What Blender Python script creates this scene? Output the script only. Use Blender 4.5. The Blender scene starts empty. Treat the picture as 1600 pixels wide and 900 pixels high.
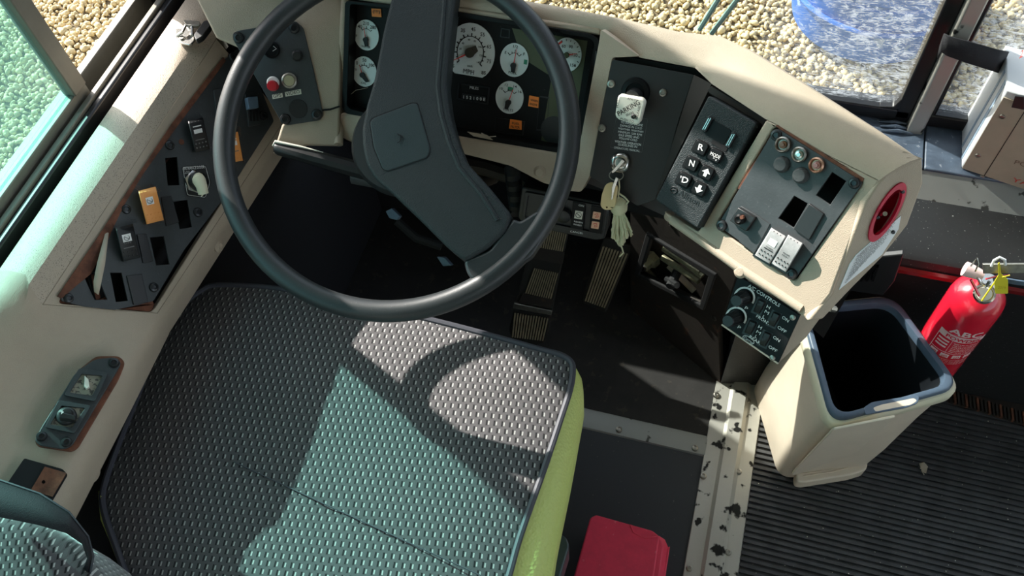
import bpy, bmesh, math, random
import numpy as np
from mathutils import Vector, Matrix, Quaternion, noise
from mathutils.geometry import delaunay_2d_cdt
random.seed(7)
S = bpy.context.scene
COL = S.collection
# ------------------------------------------------------------------ camera, sky, sun, exposure
FP, CH = 1350.0, 1.55                      # focal length in pixels of the 1600x900 frame, camera height above the driver's platform
fw = Vector((735, 2255, -FP)).normalized()
dn = Vector((100, -(735*100+FP*FP)/2255.0, -FP)).normalized()
up = -dn
rt = fw.cross(up)
M3 = Matrix((rt, fw, up))
cd = bpy.data.cameras.new('camera'); cam = bpy.data.objects.new('camera', cd); COL.objects.link(cam)
cd.sensor_width = 36; cd.lens = 36*FP/1600; cd.clip_start = .02; cd.clip_end = 200
cam.matrix_world = Matrix.Translation((0, 0, CH)) @ M3.to_4x4()
S.camera = cam
SUN_EL = 34.0
w = bpy.data.worlds.new('world'); S.world = w; w.use_nodes = True
wn = w.node_tree; wn.nodes.clear()
sky = wn.nodes.new('ShaderNodeTexSky'); sky.sky_type = 'NISHITA'; sky.sun_disc = False
sky.sun_elevation = math.radians(SUN_EL); sky.sun_rotation = math.radians(-65); sky.air_density = 1.0; sky.dust_density = 2.0
bg = wn.nodes.new('ShaderNodeBackground'); bg.inputs['Strength'].default_value = 0.34
wo = wn.nodes.new('ShaderNodeOutputWorld')
hs = wn.nodes.new('ShaderNodeHueSaturation'); hs.inputs['Saturation'].default_value = .5; wn.links.new(sky.outputs[0], hs.inputs['Color']); wn.links.new(hs.outputs[0], bg.inputs[0]); wn.links.new(bg.outputs[0], wo.inputs[0])
ce, se = math.cos(math.radians(SUN_EL)), math.sin(math.radians(SUN_EL))
sd = bpy.data.lights.new('sun', 'SUN'); sd.energy = 9.0; sd.angle = math.radians(.6); sd.color = (1, .95, .88)
so = bpy.data.objects.new('sun', sd); COL.objects.link(so)
so.rotation_euler = Vector((.909*ce, -.416*ce, -se)).to_track_quat('-Z', 'Y').to_euler(); so.location = (-4, 3, 4)
S.view_settings.view_transform = 'Standard'; S.view_settings.look = 'None'
S.view_settings.gamma = 1; S.view_settings.use_curve_mapping = False
S.view_settings.exposure = 0.42

# ------------------------------------------------------------------ measuring helpers
def ray(x, y): return M3 @ Vector((x-800, 450-y, -FP))
O = Vector((0, 0, CH))
def V(x, y, z):
    d = ray(x, y); return O + d*((z-CH)/d.z)
def VX(x, y, X):
    d = ray(x, y); return O + d*(X/d.x)
def VY(x, y, Y):
    d = ray(x, y); return O + d*(Y/d.y)
class Pl:                                   # a working plane: origin, u (right), v (up), n (towards the viewer)
    def __init__(s, a, b, c):
        s.o = a; s.u = (b-a).normalized(); s.n = s.u.cross(c-a).normalized()
        if s.n.dot(O-a) < 0: s.n = -s.n
        s.v = s.n.cross(s.u)
    def P(s, x, y, h=0):
        d = ray(x, y); o = s.o + s.n*h
        return O + d*((o-O).dot(s.n)/d.dot(s.n))
    def s_(s, x, y): return (s.P(x, y)-O).dot(-(M3 @ Vector((0, 0, 1))))/FP
# ------------------------------------------------------------------ materials
def nd(nt, t, **k):
    n = nt.nodes.new(t)
    for a, b in k.items():
        if a in n.inputs: n.inputs[a].default_value = b
        else: setattr(n, a, b)
    return n
MATS = {}
def mat(name, col, rough=.5, metal=0, bump=0, bscale=300, var=0, vscale=20, var2=None, spots=0, sscale=60, scol=(.6,.6,.6,1), coat=0, emis=0, spec=.5, kind='noise', thr=.6):
    m = bpy.data.materials.new(name); m.use_nodes = True; nt = m.node_tree
    b = nt.nodes['Principled BSDF']
    c = (*col, 1)
    b.inputs['Base Color'].default_value = c; b.inputs['Roughness'].default_value = rough
    b.inputs['Metallic'].default_value = metal; b.inputs['Specular IOR Level'].default_value = spec
    if coat: b.inputs['Coat Weight'].default_value = coat
    tc = nd(nt, 'ShaderNodeNewGeometry')
    src = None
    if var:
        n = nd(nt, 'ShaderNodeTexNoise', Scale=vscale, Detail=6.0, Roughness=.65)
        nt.links.new(tc.outputs['Position'], n.inputs['Vector'])
        r = nd(nt, 'ShaderNodeValToRGB'); r.color_ramp.elements[0].position = .35; r.color_ramp.elements[1].position = .68
        v2 = var2 or tuple(x*(1-var) for x in col)
        r.color_ramp.elements[0].color = (*v2, 1); r.color_ramp.elements[1].color = c
        nt.links.new(n.outputs['Fac'], r.inputs[0]); src = r.outputs[0]
    if spots:
        n = nd(nt, 'ShaderNodeTexNoise', Scale=sscale, Detail=3.0)
        nt.links.new(tc.outputs['Position'], n.inputs['Vector'])
        r = nd(nt, 'ShaderNodeValToRGB'); r.color_ramp.elements[0].position = thr; r.color_ramp.elements[1].position = thr+.04
        r.color_ramp.elements[0].color = (0,0,0,1); r.color_ramp.elements[1].color = (spots,)*3+(1,)
        nt.links.new(n.outputs['Fac'], r.inputs[0])
        mx = nd(nt, 'ShaderNodeMixRGB'); mx.inputs[1].default_value = c; mx.inputs[2].default_value = scol
        if src: nt.links.new(src, mx.inputs[1])
        nt.links.new(r.outputs[0], mx.inputs[0]); src = mx.outputs[0]
    if src: nt.links.new(src, b.inputs['Base Color'])
    if bump:
        if kind == 'vor': n = nd(nt, 'ShaderNodeTexVoronoi', Scale=bscale); o = n.outputs['Distance']
        else: n = nd(nt, 'ShaderNodeTexNoise', Scale=bscale, Detail=3.0); o = n.outputs['Fac']
        nt.links.new(tc.outputs['Position'], n.inputs['Vector'])
        bp = nd(nt, 'ShaderNodeBump', Strength=bump, Distance=.001)
        nt.links.new(o, bp.inputs['Height']); nt.links.new(bp.outputs[0], b.inputs['Normal'])
    if emis:
        b.inputs['Emission Color'].default_value = c; b.inputs['Emission Strength'].default_value = emis
    MATS[name] = m; return m
m_beige = mat('beige_vinyl', (.46,.375,.285), .55, bump=.28, bscale=1100, kind='vor', var=.12, vscale=9)
m_ledge = mat('pitted_beige_vinyl', (.46,.385,.30), .5, bump=.3, bscale=900, kind='vor', spots=.75, sscale=800, scol=(.10,.085,.07,1), thr=.60)
m_plate = mat('grey_black_plate', (.045,.052,.056), .5, bump=.15, bscale=400, var=.25, vscale=30, spots=.25, sscale=400, scol=(.2,.2,.2,1), thr=.68)
m_black = mat('black_plastic', (.014,.015,.016), .42, bump=.1, bscale=500)
m_blackg = mat('glossy_black', (.008,.0085,.009), .4, spec=.15)
m_pad = mat('grained_black_plastic', (.018,.024,.026), .5, spec=.35, bump=.5, bscale=900, kind='vor')
m_rim = mat('steering_rim_black', (.026,.029,.031), .42, bump=.12, bscale=600, spots=.2, sscale=500, scol=(.3,.3,.3,1), thr=.7)
m_dark = mat('dark_dirty_metal', (.016,.015,.014), .75, bump=.4, bscale=60, var=.5, vscale=18, spots=.5, sscale=50, scol=(.05,.04,.028,1), thr=.62)
m_firewall = mat('black_footwell', (.006,.006,.007), .85, bump=.3, bscale=80)
m_carpet = mat('black_flecked_carpet', (.008,.009,.012), .95, bump=.6, bscale=900, spots=.6, sscale=420, scol=(.12,.12,.16,1), thr=.7)
m_rust = mat('rusty_steel', (.21,.075,.04), .85, bump=.5, bscale=300, var=.6, vscale=60)
m_rustdark = mat('rust_stained_black', (.022,.016,.012), .7, bump=.4, bscale=90, var=.4, vscale=15, spots=.5, sscale=35, scol=(.08,.032,.015,1), thr=.64)
m_orange = mat('orange_plastic', (.88,.36,.10), .42)
m_lampor = mat('orange_telltale', (1.0,.27,.04), .5)
m_white = mat('white_print', (.8,.8,.78), .5)
m_dial = mat('white_dial', (.74,.78,.77), .45)
m_ink = mat('black_ink', (.01,.01,.01), .6)
m_inkgrey = mat('grey_ink', (.16,.16,.16), .6)
m_red = mat('red_needle', (.8,.05,.04), .5)
m_green = mat('green_ink', (.02,.22,.12), .5)
m_face = mat('cluster_black', (.010,.010,.010), .6, spec=.2, spots=.35, sscale=300, scol=(.12,.12,.11,1), thr=.7)
m_olive = mat('cluster_olive_film', (.075,.08,.035), .5)
m_chrome = mat('chrome', (.7,.68,.64), .22, 1, bump=.1, bscale=200)
m_dullsteel = mat('dull_steel', (.45,.43,.38), .4, 1, bump=.2, bscale=300, var=.4, vscale=80)
m_screw = mat('dark_screw', (.035,.037,.04), .28, .5)
m_redbtn = mat('red_button', (.55,.015,.03), .3, coat=.4)
m_bluegrey = mat('blue_grey_plastic', (.18,.27,.38), .45, var=.2, vscale=90)
m_cream = mat('cream_plastic', (.78,.74,.55), .45)
m_label = mat('cream_label', (.72,.70,.60), .6, bump=.1)
m_alu = mat('window_aluminium', (.21,.195,.16), .5, .2, bump=.2, bscale=120, var=.25, vscale=14)
m_rubber = mat('black_rubber', (.01,.01,.011), .38)
m_strip = mat('worn_aluminium', (.50,.49,.44), .45, .6, bump=.25, bscale=120, spots=1, sscale=34, scol=(.02,.02,.018,1), thr=.60)
m_strip2 = mat('grey_trim', (.30,.31,.29), .5, .5, bump=.2, bscale=90, spots=.9, sscale=45, scol=(.03,.03,.025,1), thr=.63)
m_mat = mat('smooth_black_mat', (.020,.024,.028), .55, bump=.25, bscale=120, spots=.45, sscale=160, scol=(.16,.15,.13,1), thr=.70)
m_ribmat = mat('ribbed_grey_rubber', (.075,.077,.082), .42, bump=.3, bscale=200, var=.5, vscale=25, spots=.5, sscale=220, scol=(.3,.28,.25,1), thr=.72)
m_blackpaint = mat('gritty_black_paint', (.013,.014,.015), .5, bump=.3, bscale=150, spots=.8, sscale=330, scol=(.4,.4,.38,1), thr=.70)
m_sill = mat('blue_grey_sill', (.10,.135,.19), .42, bump=.3, bscale=80, var=.4, vscale=30, spots=.6, sscale=120, scol=(.4,.42,.45,1), thr=.66)
m_bincream = mat('bin_cream', (.74,.64,.51), .45, bump=.08, bscale=300, var=.1, vscale=12)
m_bingrey = mat('bin_slate_plastic', (.085,.125,.18), .38, var=.15, vscale=40)
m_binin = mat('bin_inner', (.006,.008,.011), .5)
m_extred = mat('extinguisher_red', (.70,.012,.035), .25, coat=.6)
m_boxred = mat('pinkish_red_plastic', (.78,.045,.10), .5, bump=.2, bscale=200, var=.15, vscale=50, spots=.4, sscale=90, scol=(.8,.25,.28,1), thr=.70)
m_lime = mat('lime_vinyl', (.52,.60,.17), .5, bump=.8, bscale=260, kind='vor')
m_piping = mat('dark_piping', (.05,.052,.065), .6)
m_webbing = mat('black_webbing', (.014,.014,.018), .8, bump=.5, bscale=900)
m_yellow = mat('yellow_tag', (.85,.72,.03), .5)
m_tassel = mat('cream_tassel_yarn', (.62,.60,.40), .9, bump=.4, bscale=600)
m_keytag = mat('tan_key_tag', (.72,.55,.28), .4)
m_boxwhite = mat('white_painted_box', (.80,.82,.84), .45, bump=.1)
m_boxtan = mat('tan_box_panel', (.50,.42,.32), .5, var=.12, vscale=20)
m_bluestripe = mat('pale_blue_paint', (.33,.43,.55), .5)
m_tan_txt = mat('faded_ink', (.2,.14,.10), .6)
m_redtxt = mat('faded_red', (.7,.08,.06), .6)
m_vinylhead = mat('grey_headliner', (.5,.5,.48), .8)
m_barrel = mat('blue_drum', (.02,.13,.48), .45, var=.3, vscale=6, spots=.5, sscale=18, scol=(.45,.55,.65,1), thr=.62)
m_pedal = mat('worn_pedal_rubber', (.34,.28,.18), .6, bump=.2, var=.5, vscale=30)
m_pedaldark = mat('pedal_groove', (.012,.011,.009), .8)
m_clear = mat('brass_valve', (.45,.43,.28), .4, .5, var=.4, vscale=60)
m_gcap = mat('grey_rubber_cap', (.06,.068,.07), .7, bump=.4, bscale=500)
m_cluster_glass = None

def fabric():
    m = bpy.data.materials.new('dashed_knit_fabric'); m.use_nodes = True; nt = m.node_tree
    b = nt.nodes['Principled BSDF']; b.inputs['Roughness'].default_value = .8; b.inputs['Specular IOR Level'].default_value = .25
    g = nd(nt, 'ShaderNodeTexCoord'); sp = nd(nt, 'ShaderNodeSeparateXYZ')
    nt.links.new(g.outputs['UV'], sp.inputs[0])
    def mt(op, a, bb=None, c=None):
        n = nd(nt, 'ShaderNodeMath', operation=op)
        for i, x in enumerate((a, bb, c)):
            if x is None: continue
            if isinstance(x, (int, float)): n.inputs[i].default_value = x
            else: nt.links.new(x, n.inputs[i])
        return n.outputs[0]
    def cells(offx, offy):
        v = mt('ADD', mt('MULTIPLY', sp.outputs[1], 1/.0098), offy)
        u = mt('ADD', mt('MULTIPLY', sp.outputs[0], 1/.0098), mt('ADD', mt('MULTIPLY', mt('FLOOR', v), .5), offx))
        fu = mt('ABSOLUTE', mt('SUBTRACT', mt('FRACT', u), .5)); fv = mt('ABSOLUTE', mt('SUBTRACT', mt('FRACT', v), .5))
        return fu, fv
    fu, fv = cells(0, 0)
    light = mt('MULTIPLY', mt('LESS_THAN', fu, .085), mt('LESS_THAN', fv, .26))
    gu, gv = cells(.26, .0)
    hole = mt('MULTIPLY', mt('LESS_THAN', gu, .10), mt('LESS_THAN', gv, .36))
    mx = nd(nt, 'ShaderNodeMixRGB'); mx.inputs[1].default_value = (.085,.080,.083,1); mx.inputs[2].default_value = (.48,.48,.46,1)
    nt.links.new(mt('MULTIPLY', light, .85), mx.inputs[0])
    m2 = nd(nt, 'ShaderNodeMixRGB'); m2.inputs[2].default_value = (.006,.006,.007,1)
    nt.links.new(mx.outputs[0], m2.inputs[1]); nt.links.new(hole, m2.inputs[0]); nt.links.new(m2.outputs[0], b.inputs['Base Color'])
    bp = nd(nt, 'ShaderNodeBump', Strength=.5, Distance=.0009)
    hgt = mt('SUBTRACT', mt('MULTIPLY', fu, 1.2), mt('MULTIPLY', hole, 1.0))
    n = nd(nt, 'ShaderNodeTexNoise', Scale=900.0); nt.links.new(g.outputs['UV'], n.inputs['Vector'])
    nt.links.new(mt('ADD', hgt, mt('MULTIPLY', n.outputs['Fac'], .4)), bp.inputs['Height']); nt.links.new(bp.outputs[0], b.inputs['Normal'])
    b.inputs['Sheen Weight'].default_value = .5; b.inputs['Sheen Roughness'].default_value = .45
    return m
m_fabric = fabric()
def glass(name, tint, dirt=0, scol=(.75,.8,.85), haze=0):
    m = bpy.data.materials.new(name); m.use_nodes = True; nt = m.node_tree; nt.nodes.clear()
    o = nd(nt, 'ShaderNodeOutputMaterial'); t = nd(nt, 'ShaderNodeBsdfTransparent'); t.inputs[0].default_value = (*tint, 1)
    gl = nd(nt, 'ShaderNodeBsdfGlossy', Roughness=.03); lw = nd(nt, 'ShaderNodeLayerWeight', Blend=.5); pw = nd(nt, 'ShaderNodeMath', operation='POWER'); pw.inputs[1].default_value = 4; nt.links.new(lw.outputs['Facing'], pw.inputs[0]); fr = nd(nt, 'ShaderNodeMath', operation='MULTIPLY_ADD'); fr.inputs[1].default_value = .55; fr.inputs[2].default_value = .035; nt.links.new(pw.outputs[0], fr.inputs[0])
    mx = nd(nt, 'ShaderNodeMixShader'); nt.links.new(fr.outputs[0], mx.inputs[0]); nt.links.new(t.outputs[0], mx.inputs[1]); nt.links.new(gl.outputs[0], mx.inputs[2])
    last = mx.outputs[0]
    if haze:
        dz = nd(nt, 'ShaderNodeBsdfTranslucent'); dz.inputs[0].default_value = (.55,.85,.82,1); m9 = nd(nt, 'ShaderNodeMixShader'); m9.inputs[0].default_value = haze; nt.links.new(last, m9.inputs[1]); nt.links.new(dz.outputs[0], m9.inputs[2]); last = m9.outputs[0]
    if dirt:
        g = nd(nt, 'ShaderNodeNewGeometry'); mp = nd(nt, 'ShaderNodeMapping'); mp.inputs['Scale'].default_value = (1, 1, 3.0)
        nt.links.new(g.outputs['Position'], mp.inputs['Vector'])
        n = nd(nt, 'ShaderNodeTexNoise', Scale=55.0, Detail=9.0, Roughness=.72, Distortion=1.2); nt.links.new(mp.outputs[0], n.inputs['Vector'])
        r = nd(nt, 'ShaderNodeValToRGB'); r.color_ramp.elements[0].position = .50; r.color_ramp.elements[1].position = .62
        r.color_ramp.elements[0].color = (.10,)*3+(1,)
        nt.links.new(n.outputs['Fac'], r.inputs[0])
        sp = nd(nt, 'ShaderNodeSeparateXYZ'); nt.links.new(g.outputs['Position'], sp.inputs[0])
        mr = nd(nt, 'ShaderNodeMapRange'); mr.inputs[1].default_value = .02; mr.inputs[2].default_value = .14; mr.inputs[4].default_value = dirt
        nt.links.new(sp.outputs[0], mr.inputs[0])
        mu = nd(nt, 'ShaderNodeMath', operation='MULTIPLY'); nt.links.new(r.outputs[0], mu.inputs[0]); nt.links.new(mr.outputs[0], mu.inputs[1])
        df = nd(nt, 'ShaderNodeBsdfDiffuse'); df.inputs[0].default_value = (*scol, 1)
        tl = nd(nt, 'ShaderNodeBsdfTranslucent'); tl.inputs[0].default_value = (*scol, 1)
        m1 = nd(nt, 'ShaderNodeMixShader'); m1.inputs[0].default_value = .5; nt.links.new(df.outputs[0], m1.inputs[1]); nt.links.new(tl.outputs[0], m1.inputs[2])
        m3 = nd(nt, 'ShaderNodeMixShader'); nt.links.new(mu.outputs[0], m3.inputs[0]); nt.links.new(last, m3.inputs[1]); nt.links.new(m1.outputs[0], m3.inputs[2]); last = m3.outputs[0]
    nt.links.new(last, o.inputs[0]); return m
g_tint = glass('tinted_glass', (.55,.82,.80), haze=.035); g_wind = glass('windscreen_glass', (.93,.96,.95), dirt=.62); g_clear = glass('clear_cover', (.93,.93,.91))

# ------------------------------------------------------------------ object helpers
def gpos(o): return Vector(o['_w']) if o is not None and '_w' in o else Vector((0,0,0))
def thing(name, label, cat, loc, group=None):
    o = bpy.data.objects.new(name, None); COL.objects.link(o); o.location = loc; o['_w'] = list(loc); o.empty_display_size = .02
    o['label'] = label; o['category'] = cat
    if group: o['group'] = group
    return o
def tag(o, label, cat, group=None):
    o['label'] = label; o['category'] = cat
    if group: o['group'] = group
    return o
class B:
    def __init__(s): s.bm = bmesh.new()
    def prism(s, top, off, holes=()):
        loops = [list(top)] + [list(h) for h in holes]
        flat = [p for l in loops for p in l]
        a = [s.bm.verts.new(p) for p in flat]; b = [s.bm.verts.new(p+off) for p in flat]
        if holes:
            for t in s.tess(loops):
                try: s.bm.faces.new([a[i] for i in t]); s.bm.faces.new([b[i] for i in reversed(t)])
                except ValueError: pass
        else:
            s.bm.faces.new(a); s.bm.faces.new(b[::-1])
        k = 0
        for l in loops:
            n = len(l)
            for i in range(n):
                j = (i+1) % n
                try: s.bm.faces.new((a[k+i], b[k+i], b[k+j], a[k+j]))
                except ValueError: pass
            k += n
        return s
    def tess(s, loops):
        P = [p for l in loops for p in l]; o = loops[0][0]; nn = Vector((0,0,0))
        for i in range(len(loops[0])): nn += (loops[0][i-1]-o).cross(loops[0][i]-o)
        nn.normalize(); u = nn.orthogonal().normalized(); v = nn.cross(u)
        Q = [Vector(((p-o).dot(u), (p-o).dot(v))) for p in P]; E_ = []; k = 0; polys = []
        for l in loops:
            m = len(l); E_ += [(k+i, k+(i+1) % m) for i in range(m)]; polys.append(Q[k:k+m]); k += m
        vs, _, fs, ov, _, _ = delaunay_2d_cdt(Q, E_, [], 0, 1e-7)
        mp = [a[0] if a else None for a in ov]
        def ins(p, poly):
            c = False; j = len(poly)-1
            for i in range(len(poly)):
                a, b_ = poly[i], poly[j]
                if (a.y > p.y) != (b_.y > p.y) and p.x < (b_.x-a.x)*(p.y-a.y)/(b_.y-a.y)+a.x: c = not c
                j = i
            return c
        out = []
        for f in fs:
            c = sum((vs[i] for i in f), Vector((0,0)))/3
            if ins(c, polys[0]) and not any(ins(c, h) for h in polys[1:]):
                t = [mp[i] for i in f]
                if None not in t: out.append(t)
        return out
    def slab(s, pl, pxs, h1, t, holes=()):
        return s.prism([pl.P(x, y, h1) for x, y in pxs], -pl.n*t, [[pl.P(x, y, h1) for x, y in h] for h in holes])
    def cyl(s, c, n, r, h, r2=None, seg=24, c2=None):
        return s.lathe(c, n, [(0,0),(r,0),(r if r2 is None else r2, h),(0,h)], seg)
    def lathe(s, c, n, prof, seg=24):
        n = Vector(n).normalized(); u = n.orthogonal().normalized(); v = n.cross(u); rings = []
        for r, h in prof:
            if r < 1e-6: rings.append([s.bm.verts.new(c+n*h)])
            else: rings.append([s.bm.verts.new(c+n*h+(u*math.cos(2*math.pi*i/seg)+v*math.sin(2*math.pi*i/seg))*r) for i in range(seg)])
        for a, b in zip(rings, rings[1:]):
            if len(a) == 1 and len(b) == 1: continue
            for i in range(seg):
                j = (i+1) % seg
                f = [a[0], b[j], b[i]] if len(a) == 1 else ([a[i], a[j], b[0]] if len(b) == 1 else [a[i], a[j], b[j], b[i]])
                try: s.bm.faces.new(f)
                except ValueError: pass
        return s
    def tube(s, pts, r, seg=8, closed=False, rs=None):
        pts = [Vector(p) for p in pts]; n = len(pts); rings = []; pu = None
        for i, p in enumerate(pts):
            a = pts[(i-1) % n] if (closed or i > 0) else p; b = pts[(i+1) % n] if (closed or i < n-1) else p
            t = (b-a).normalized()
            if pu is None: pu = t.orthogonal().normalized()
            pu = (pu - t*pu.dot(t)).normalized(); v = t.cross(pu); rr = rs[i] if rs else r
            rings.append([s.bm.verts.new(p+(pu*math.cos(2*math.pi*k/seg)+v*math.sin(2*math.pi*k/seg))*rr) for k in range(seg)])
        for i in range(n if closed else n-1):
            a, b = rings[i], rings[(i+1) % n]
            for k in range(seg):
                j = (k+1) % seg
                try: s.bm.faces.new((a[k], a[j], b[j], b[k]))
                except ValueError: pass
        if not closed:
            s.bm.faces.new(rings[0][::-1]); s.bm.faces.new(rings[-1])
        return s
    def box(s, lo, hi):
        x0,y0,z0 = lo; x1,y1,z1 = hi
        return s.prism([Vector(p) for p in ((x0,y0,z1),(x1,y0,z1),(x1,y1,z1),(x0,y1,z1))], Vector((0,0,z0-z1)))
    def obox(s, c, u, v, n, a, b, h):        # centre of base, axes, full sizes
        return s.prism([c+u*(i*a/2)+v*(j*b/2)+n*h for i, j in ((-1,-1),(1,-1),(1,1),(-1,1))], -n*h)
    def loft(s, secs, close=False):
        rows = [[s.bm.verts.new(Vector(p)) for p in sec] for sec in secs]
        for a, b in zip(rows, rows[1:]):
            m = len(a)
            for i in range(m if close else m-1):
                j = (i+1) % m
                try: s.bm.faces.new((a[i], a[j], b[j], b[i]))
                except ValueError: pass
        return s
    def face(s, pts):
        try: s.bm.faces.new([s.bm.verts.new(Vector(p)) for p in pts])
        except ValueError: pass
        return s
    def txt(s, text, pl, p1, p2, hpx=None, h=.0004, bold=.0, spacing=1):
        a = pl.P(*p1, h); b = pl.P(*p2, h)
        return s.txtw(text, a, (b-a), pl.n, (hpx*pl.s_(*p1)) if hpx else None, bold, spacing)
    def txtw(s, text, a, wv, n, hm=None, bold=0, spacing=1):
        c = bpy.data.curves.new('t', 'FONT'); c.body = text; c.size = 1; c.resolution_u = 2; c.offset = 0 if 'M' in text else min(bold, .010); c.space_character = spacing
        o = bpy.data.objects.new('t', c); COL.objects.link(o)
        dg = bpy.context.evaluated_depsgraph_get(); me = bpy.data.meshes.new_from_object(o.evaluated_get(dg))
        bpy.data.objects.remove(o); bpy.data.curves.remove(c)
        if not me.vertices: return s
        xs = [v.co.x for v in me.vertices]; ys = [v.co.y for v in me.vertices]
        x0, x1, y0, y1 = min(xs), max(xs), min(ys), max(ys)
        L = wv.length; u = wv.normalized(); vv = n.cross(u).normalized(); sx = L/(x1-x0); sy = (hm/(y1-y0)) if hm else sx
        vs = [s.bm.verts.new(a+u*((v.co.x-x0)*sx)+vv*((v.co.y-y0)*sy)) for v in me.vertices]
        for p in me.polygons:
            try: s.bm.faces.new([vs[i] for i in p.vertices])
            except ValueError: pass
        bpy.data.meshes.remove(me); return s
    def out(s, name, m, parent=None, bev=0, seg=2, flat=False, weld=False, uv=False, kind=None, recalc=True, ang=35):
        bm = s.bm
        if weld: bmesh.ops.remove_doubles(bm, verts=bm.verts, dist=.0002)
        if recalc: bmesh.ops.recalc_face_normals(bm, faces=bm.faces)
        c = Vector((0,0,0))
        if bm.verts:
            lo = Vector((min(v.co[i] for v in bm.verts) for i in range(3))); hi = Vector((max(v.co[i] for v in bm.verts) for i in range(3)))
            c = (lo+hi)/2
        me = bpy.data.meshes.new(name)
        if uv:
            ul = bm.loops.layers.uv.new('UVMap')
            for f in bm.faces:
                for l in f.loops: l[ul].uv = (uv(l.vert.co) if callable(uv) else (l.vert.co.x, l.vert.co.y))
        for v in bm.verts: v.co -= c
        for f in bm.faces: f.smooth = not flat
        bm.to_mesh(me); bm.free()
        if not flat: me.set_sharp_from_angle(angle=math.radians(ang))
        me.materials.append(m)
        o = bpy.data.objects.new(name, me); COL.objects.link(o); o['_w'] = list(c)
        if parent is not None: o.parent = parent; o.location = c-gpos(parent)
        else: o.location = c
        if bev:
            md = o.modifiers.new('bevel', 'BEVEL'); md.width = bev; md.segments = seg; md.limit_method = 'ANGLE'; md.angle_limit = math.radians(38)
        if kind: o['kind'] = kind
        return o
def circ(pl, x, y, r, h=0, n=24, a0=0, a1=2*math.pi):
    c = pl.P(x, y, h); return [c+(pl.u*math.cos(a0+(a1-a0)*i/n)+pl.v*math.sin(a0+(a1-a0)*i/n))*r for i in range(n)]
def screw(pl, x, y, rpx, parent, m=None, h=.0, name='screw', cross=True):
    r = rpx*pl.s_(x, y); c = pl.P(x, y, h); k = B()
    k.lathe(c, pl.n, [(0,-.002),(r,-.002),(r,r*.18),(r*.85,r*.4),(r*.5,r*.5),(r*.42,r*.3),(0,r*.28)], 20)
    o = k.out(name, m or m_screw, parent)
    return o
def rot2(x, y, cx, cy, a):
    c, s = math.cos(a), math.sin(a); return (cx+x*c-y*s, cy+x*s+y*c)
def rrect(cx, cy, w, h, ang=0, r=0, n=4):      # pixel rounded rectangle
    pts = []
    if r <= 0: q = [(-w/2,-h/2),(w/2,-h/2),(w/2,h/2),(-w/2,h/2)]
    else:
        q = []
        for sx, sy, a0 in ((1,-1,-90),(1,1,0),(-1,1,90),(-1,-1,180)):
            for i in range(n+1):
                a = math.radians(a0+90*i/n); q.append((sx*(w/2-r)+r*math.cos(a), sy*(h/2-r)+r*math.sin(a)))
    return [rot2(x, y, cx, cy, math.radians(ang)) for x, y in q]
def roundpoly(pts, r, n=4):                    # round the corners of a 2-D pixel polygon
    out = []; N = len(pts)
    for i in range(N):
        p = Vector(pts[i]); a = Vector(pts[i-1]); b = Vector(pts[(i+1) % N])
        rr = min(r, (a-p).length*.45, (b-p).length*.45); s = p+(a-p).normalized()*rr; e = p+(b-p).normalized()*rr
        for k in range(n+1):
            t = k/n; q = s*(1-t)**2+p*2*t*(1-t)+e*t*t; out.append((q.x, q.y))
    return out
def inset(pts, d):
    cx = sum(p[0] for p in pts)/len(pts); cy = sum(p[1] for p in pts)/len(pts)
    o = []
    for x, y in pts:
        L = math.hypot(x-cx, y-cy); o.append((x+(cx-x)/L*d, y+(cy-y)/L*d))
    return o
# ================================================================== SETTING
def struct(o, label=None):
    o['kind'] = 'structure'
    if label: o['label'] = label
    return o
Z3 = Vector((0,0,1))
# working planes of the dashboard
Pc = Pl(V(541,0,.82), V(937,60,.82), V(533,175,.70))        # instrument cluster
Pp = Pl(V(957,92,.825), V(1084,117,.825), V(923,275,.71))   # parking brake plate
Pa = Pl(V(1107,147,.825), V(1182,192,.825), V(1023,312,.725)) # gear selector
Pw = Pl(V(1215,195,.84), V(1345,280,.84), V(1125,355,.735)) # right wing face
Pg = Pl(V(363,50,.80), V(467,35,.80), V(448,194,.71))       # small panel left of the cluster
Ps = Pl(V(95,462,.727), V(345,95,.730), V(238,470,.652))     # side console face
Pe = Pl(Pw.P(1374,282), V(1442,250,.855), Pw.P(1275,500))   # end face of the wing
Pk = Pl(V(1165,430,.665), V(1245,490,.665), V(1130,508,.61))# climate control panel
Pf = Pl(Vector((0,0,0)), Vector((1,0,0)), Vector((0,1,0)))  # floor
Ph = Pl(Vector((-.24,1.0,0)), Vector((.1,.787,0)), Vector((.1,.787,.6)))  # side of the engine cover
# floor
fl = B(); fl.box((-.8,.66,-.03),(.10,1.14,0)); struct(fl.out('floor', m_dark))
fl = B(); fl.box((-.8,-1.6,-.03),(.10,.637,0)); struct(fl.out('floor', m_mat))
fl = B(); fl.box((.17,-1.8,-.03),(1.75,.90,-.004)); struct(fl.out('floor', m_ribmat))
rb = B(); y = -.9
while y < .87:
    rb.prism([Vector((.183,y,.001)),Vector((1.6,y,.001)),Vector((1.6,y+.0055,.001)),Vector((.183,y+.0055,.001))], Vector((0,0,-.005))); y += .0108
o = rb.out('rubber_ribs', m_ribmat); o['kind'] = 'stuff'; o['label'] = 'fine parallel ribs of the grey rubber aisle flooring'; o['category'] = 'floor ribs'
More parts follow.
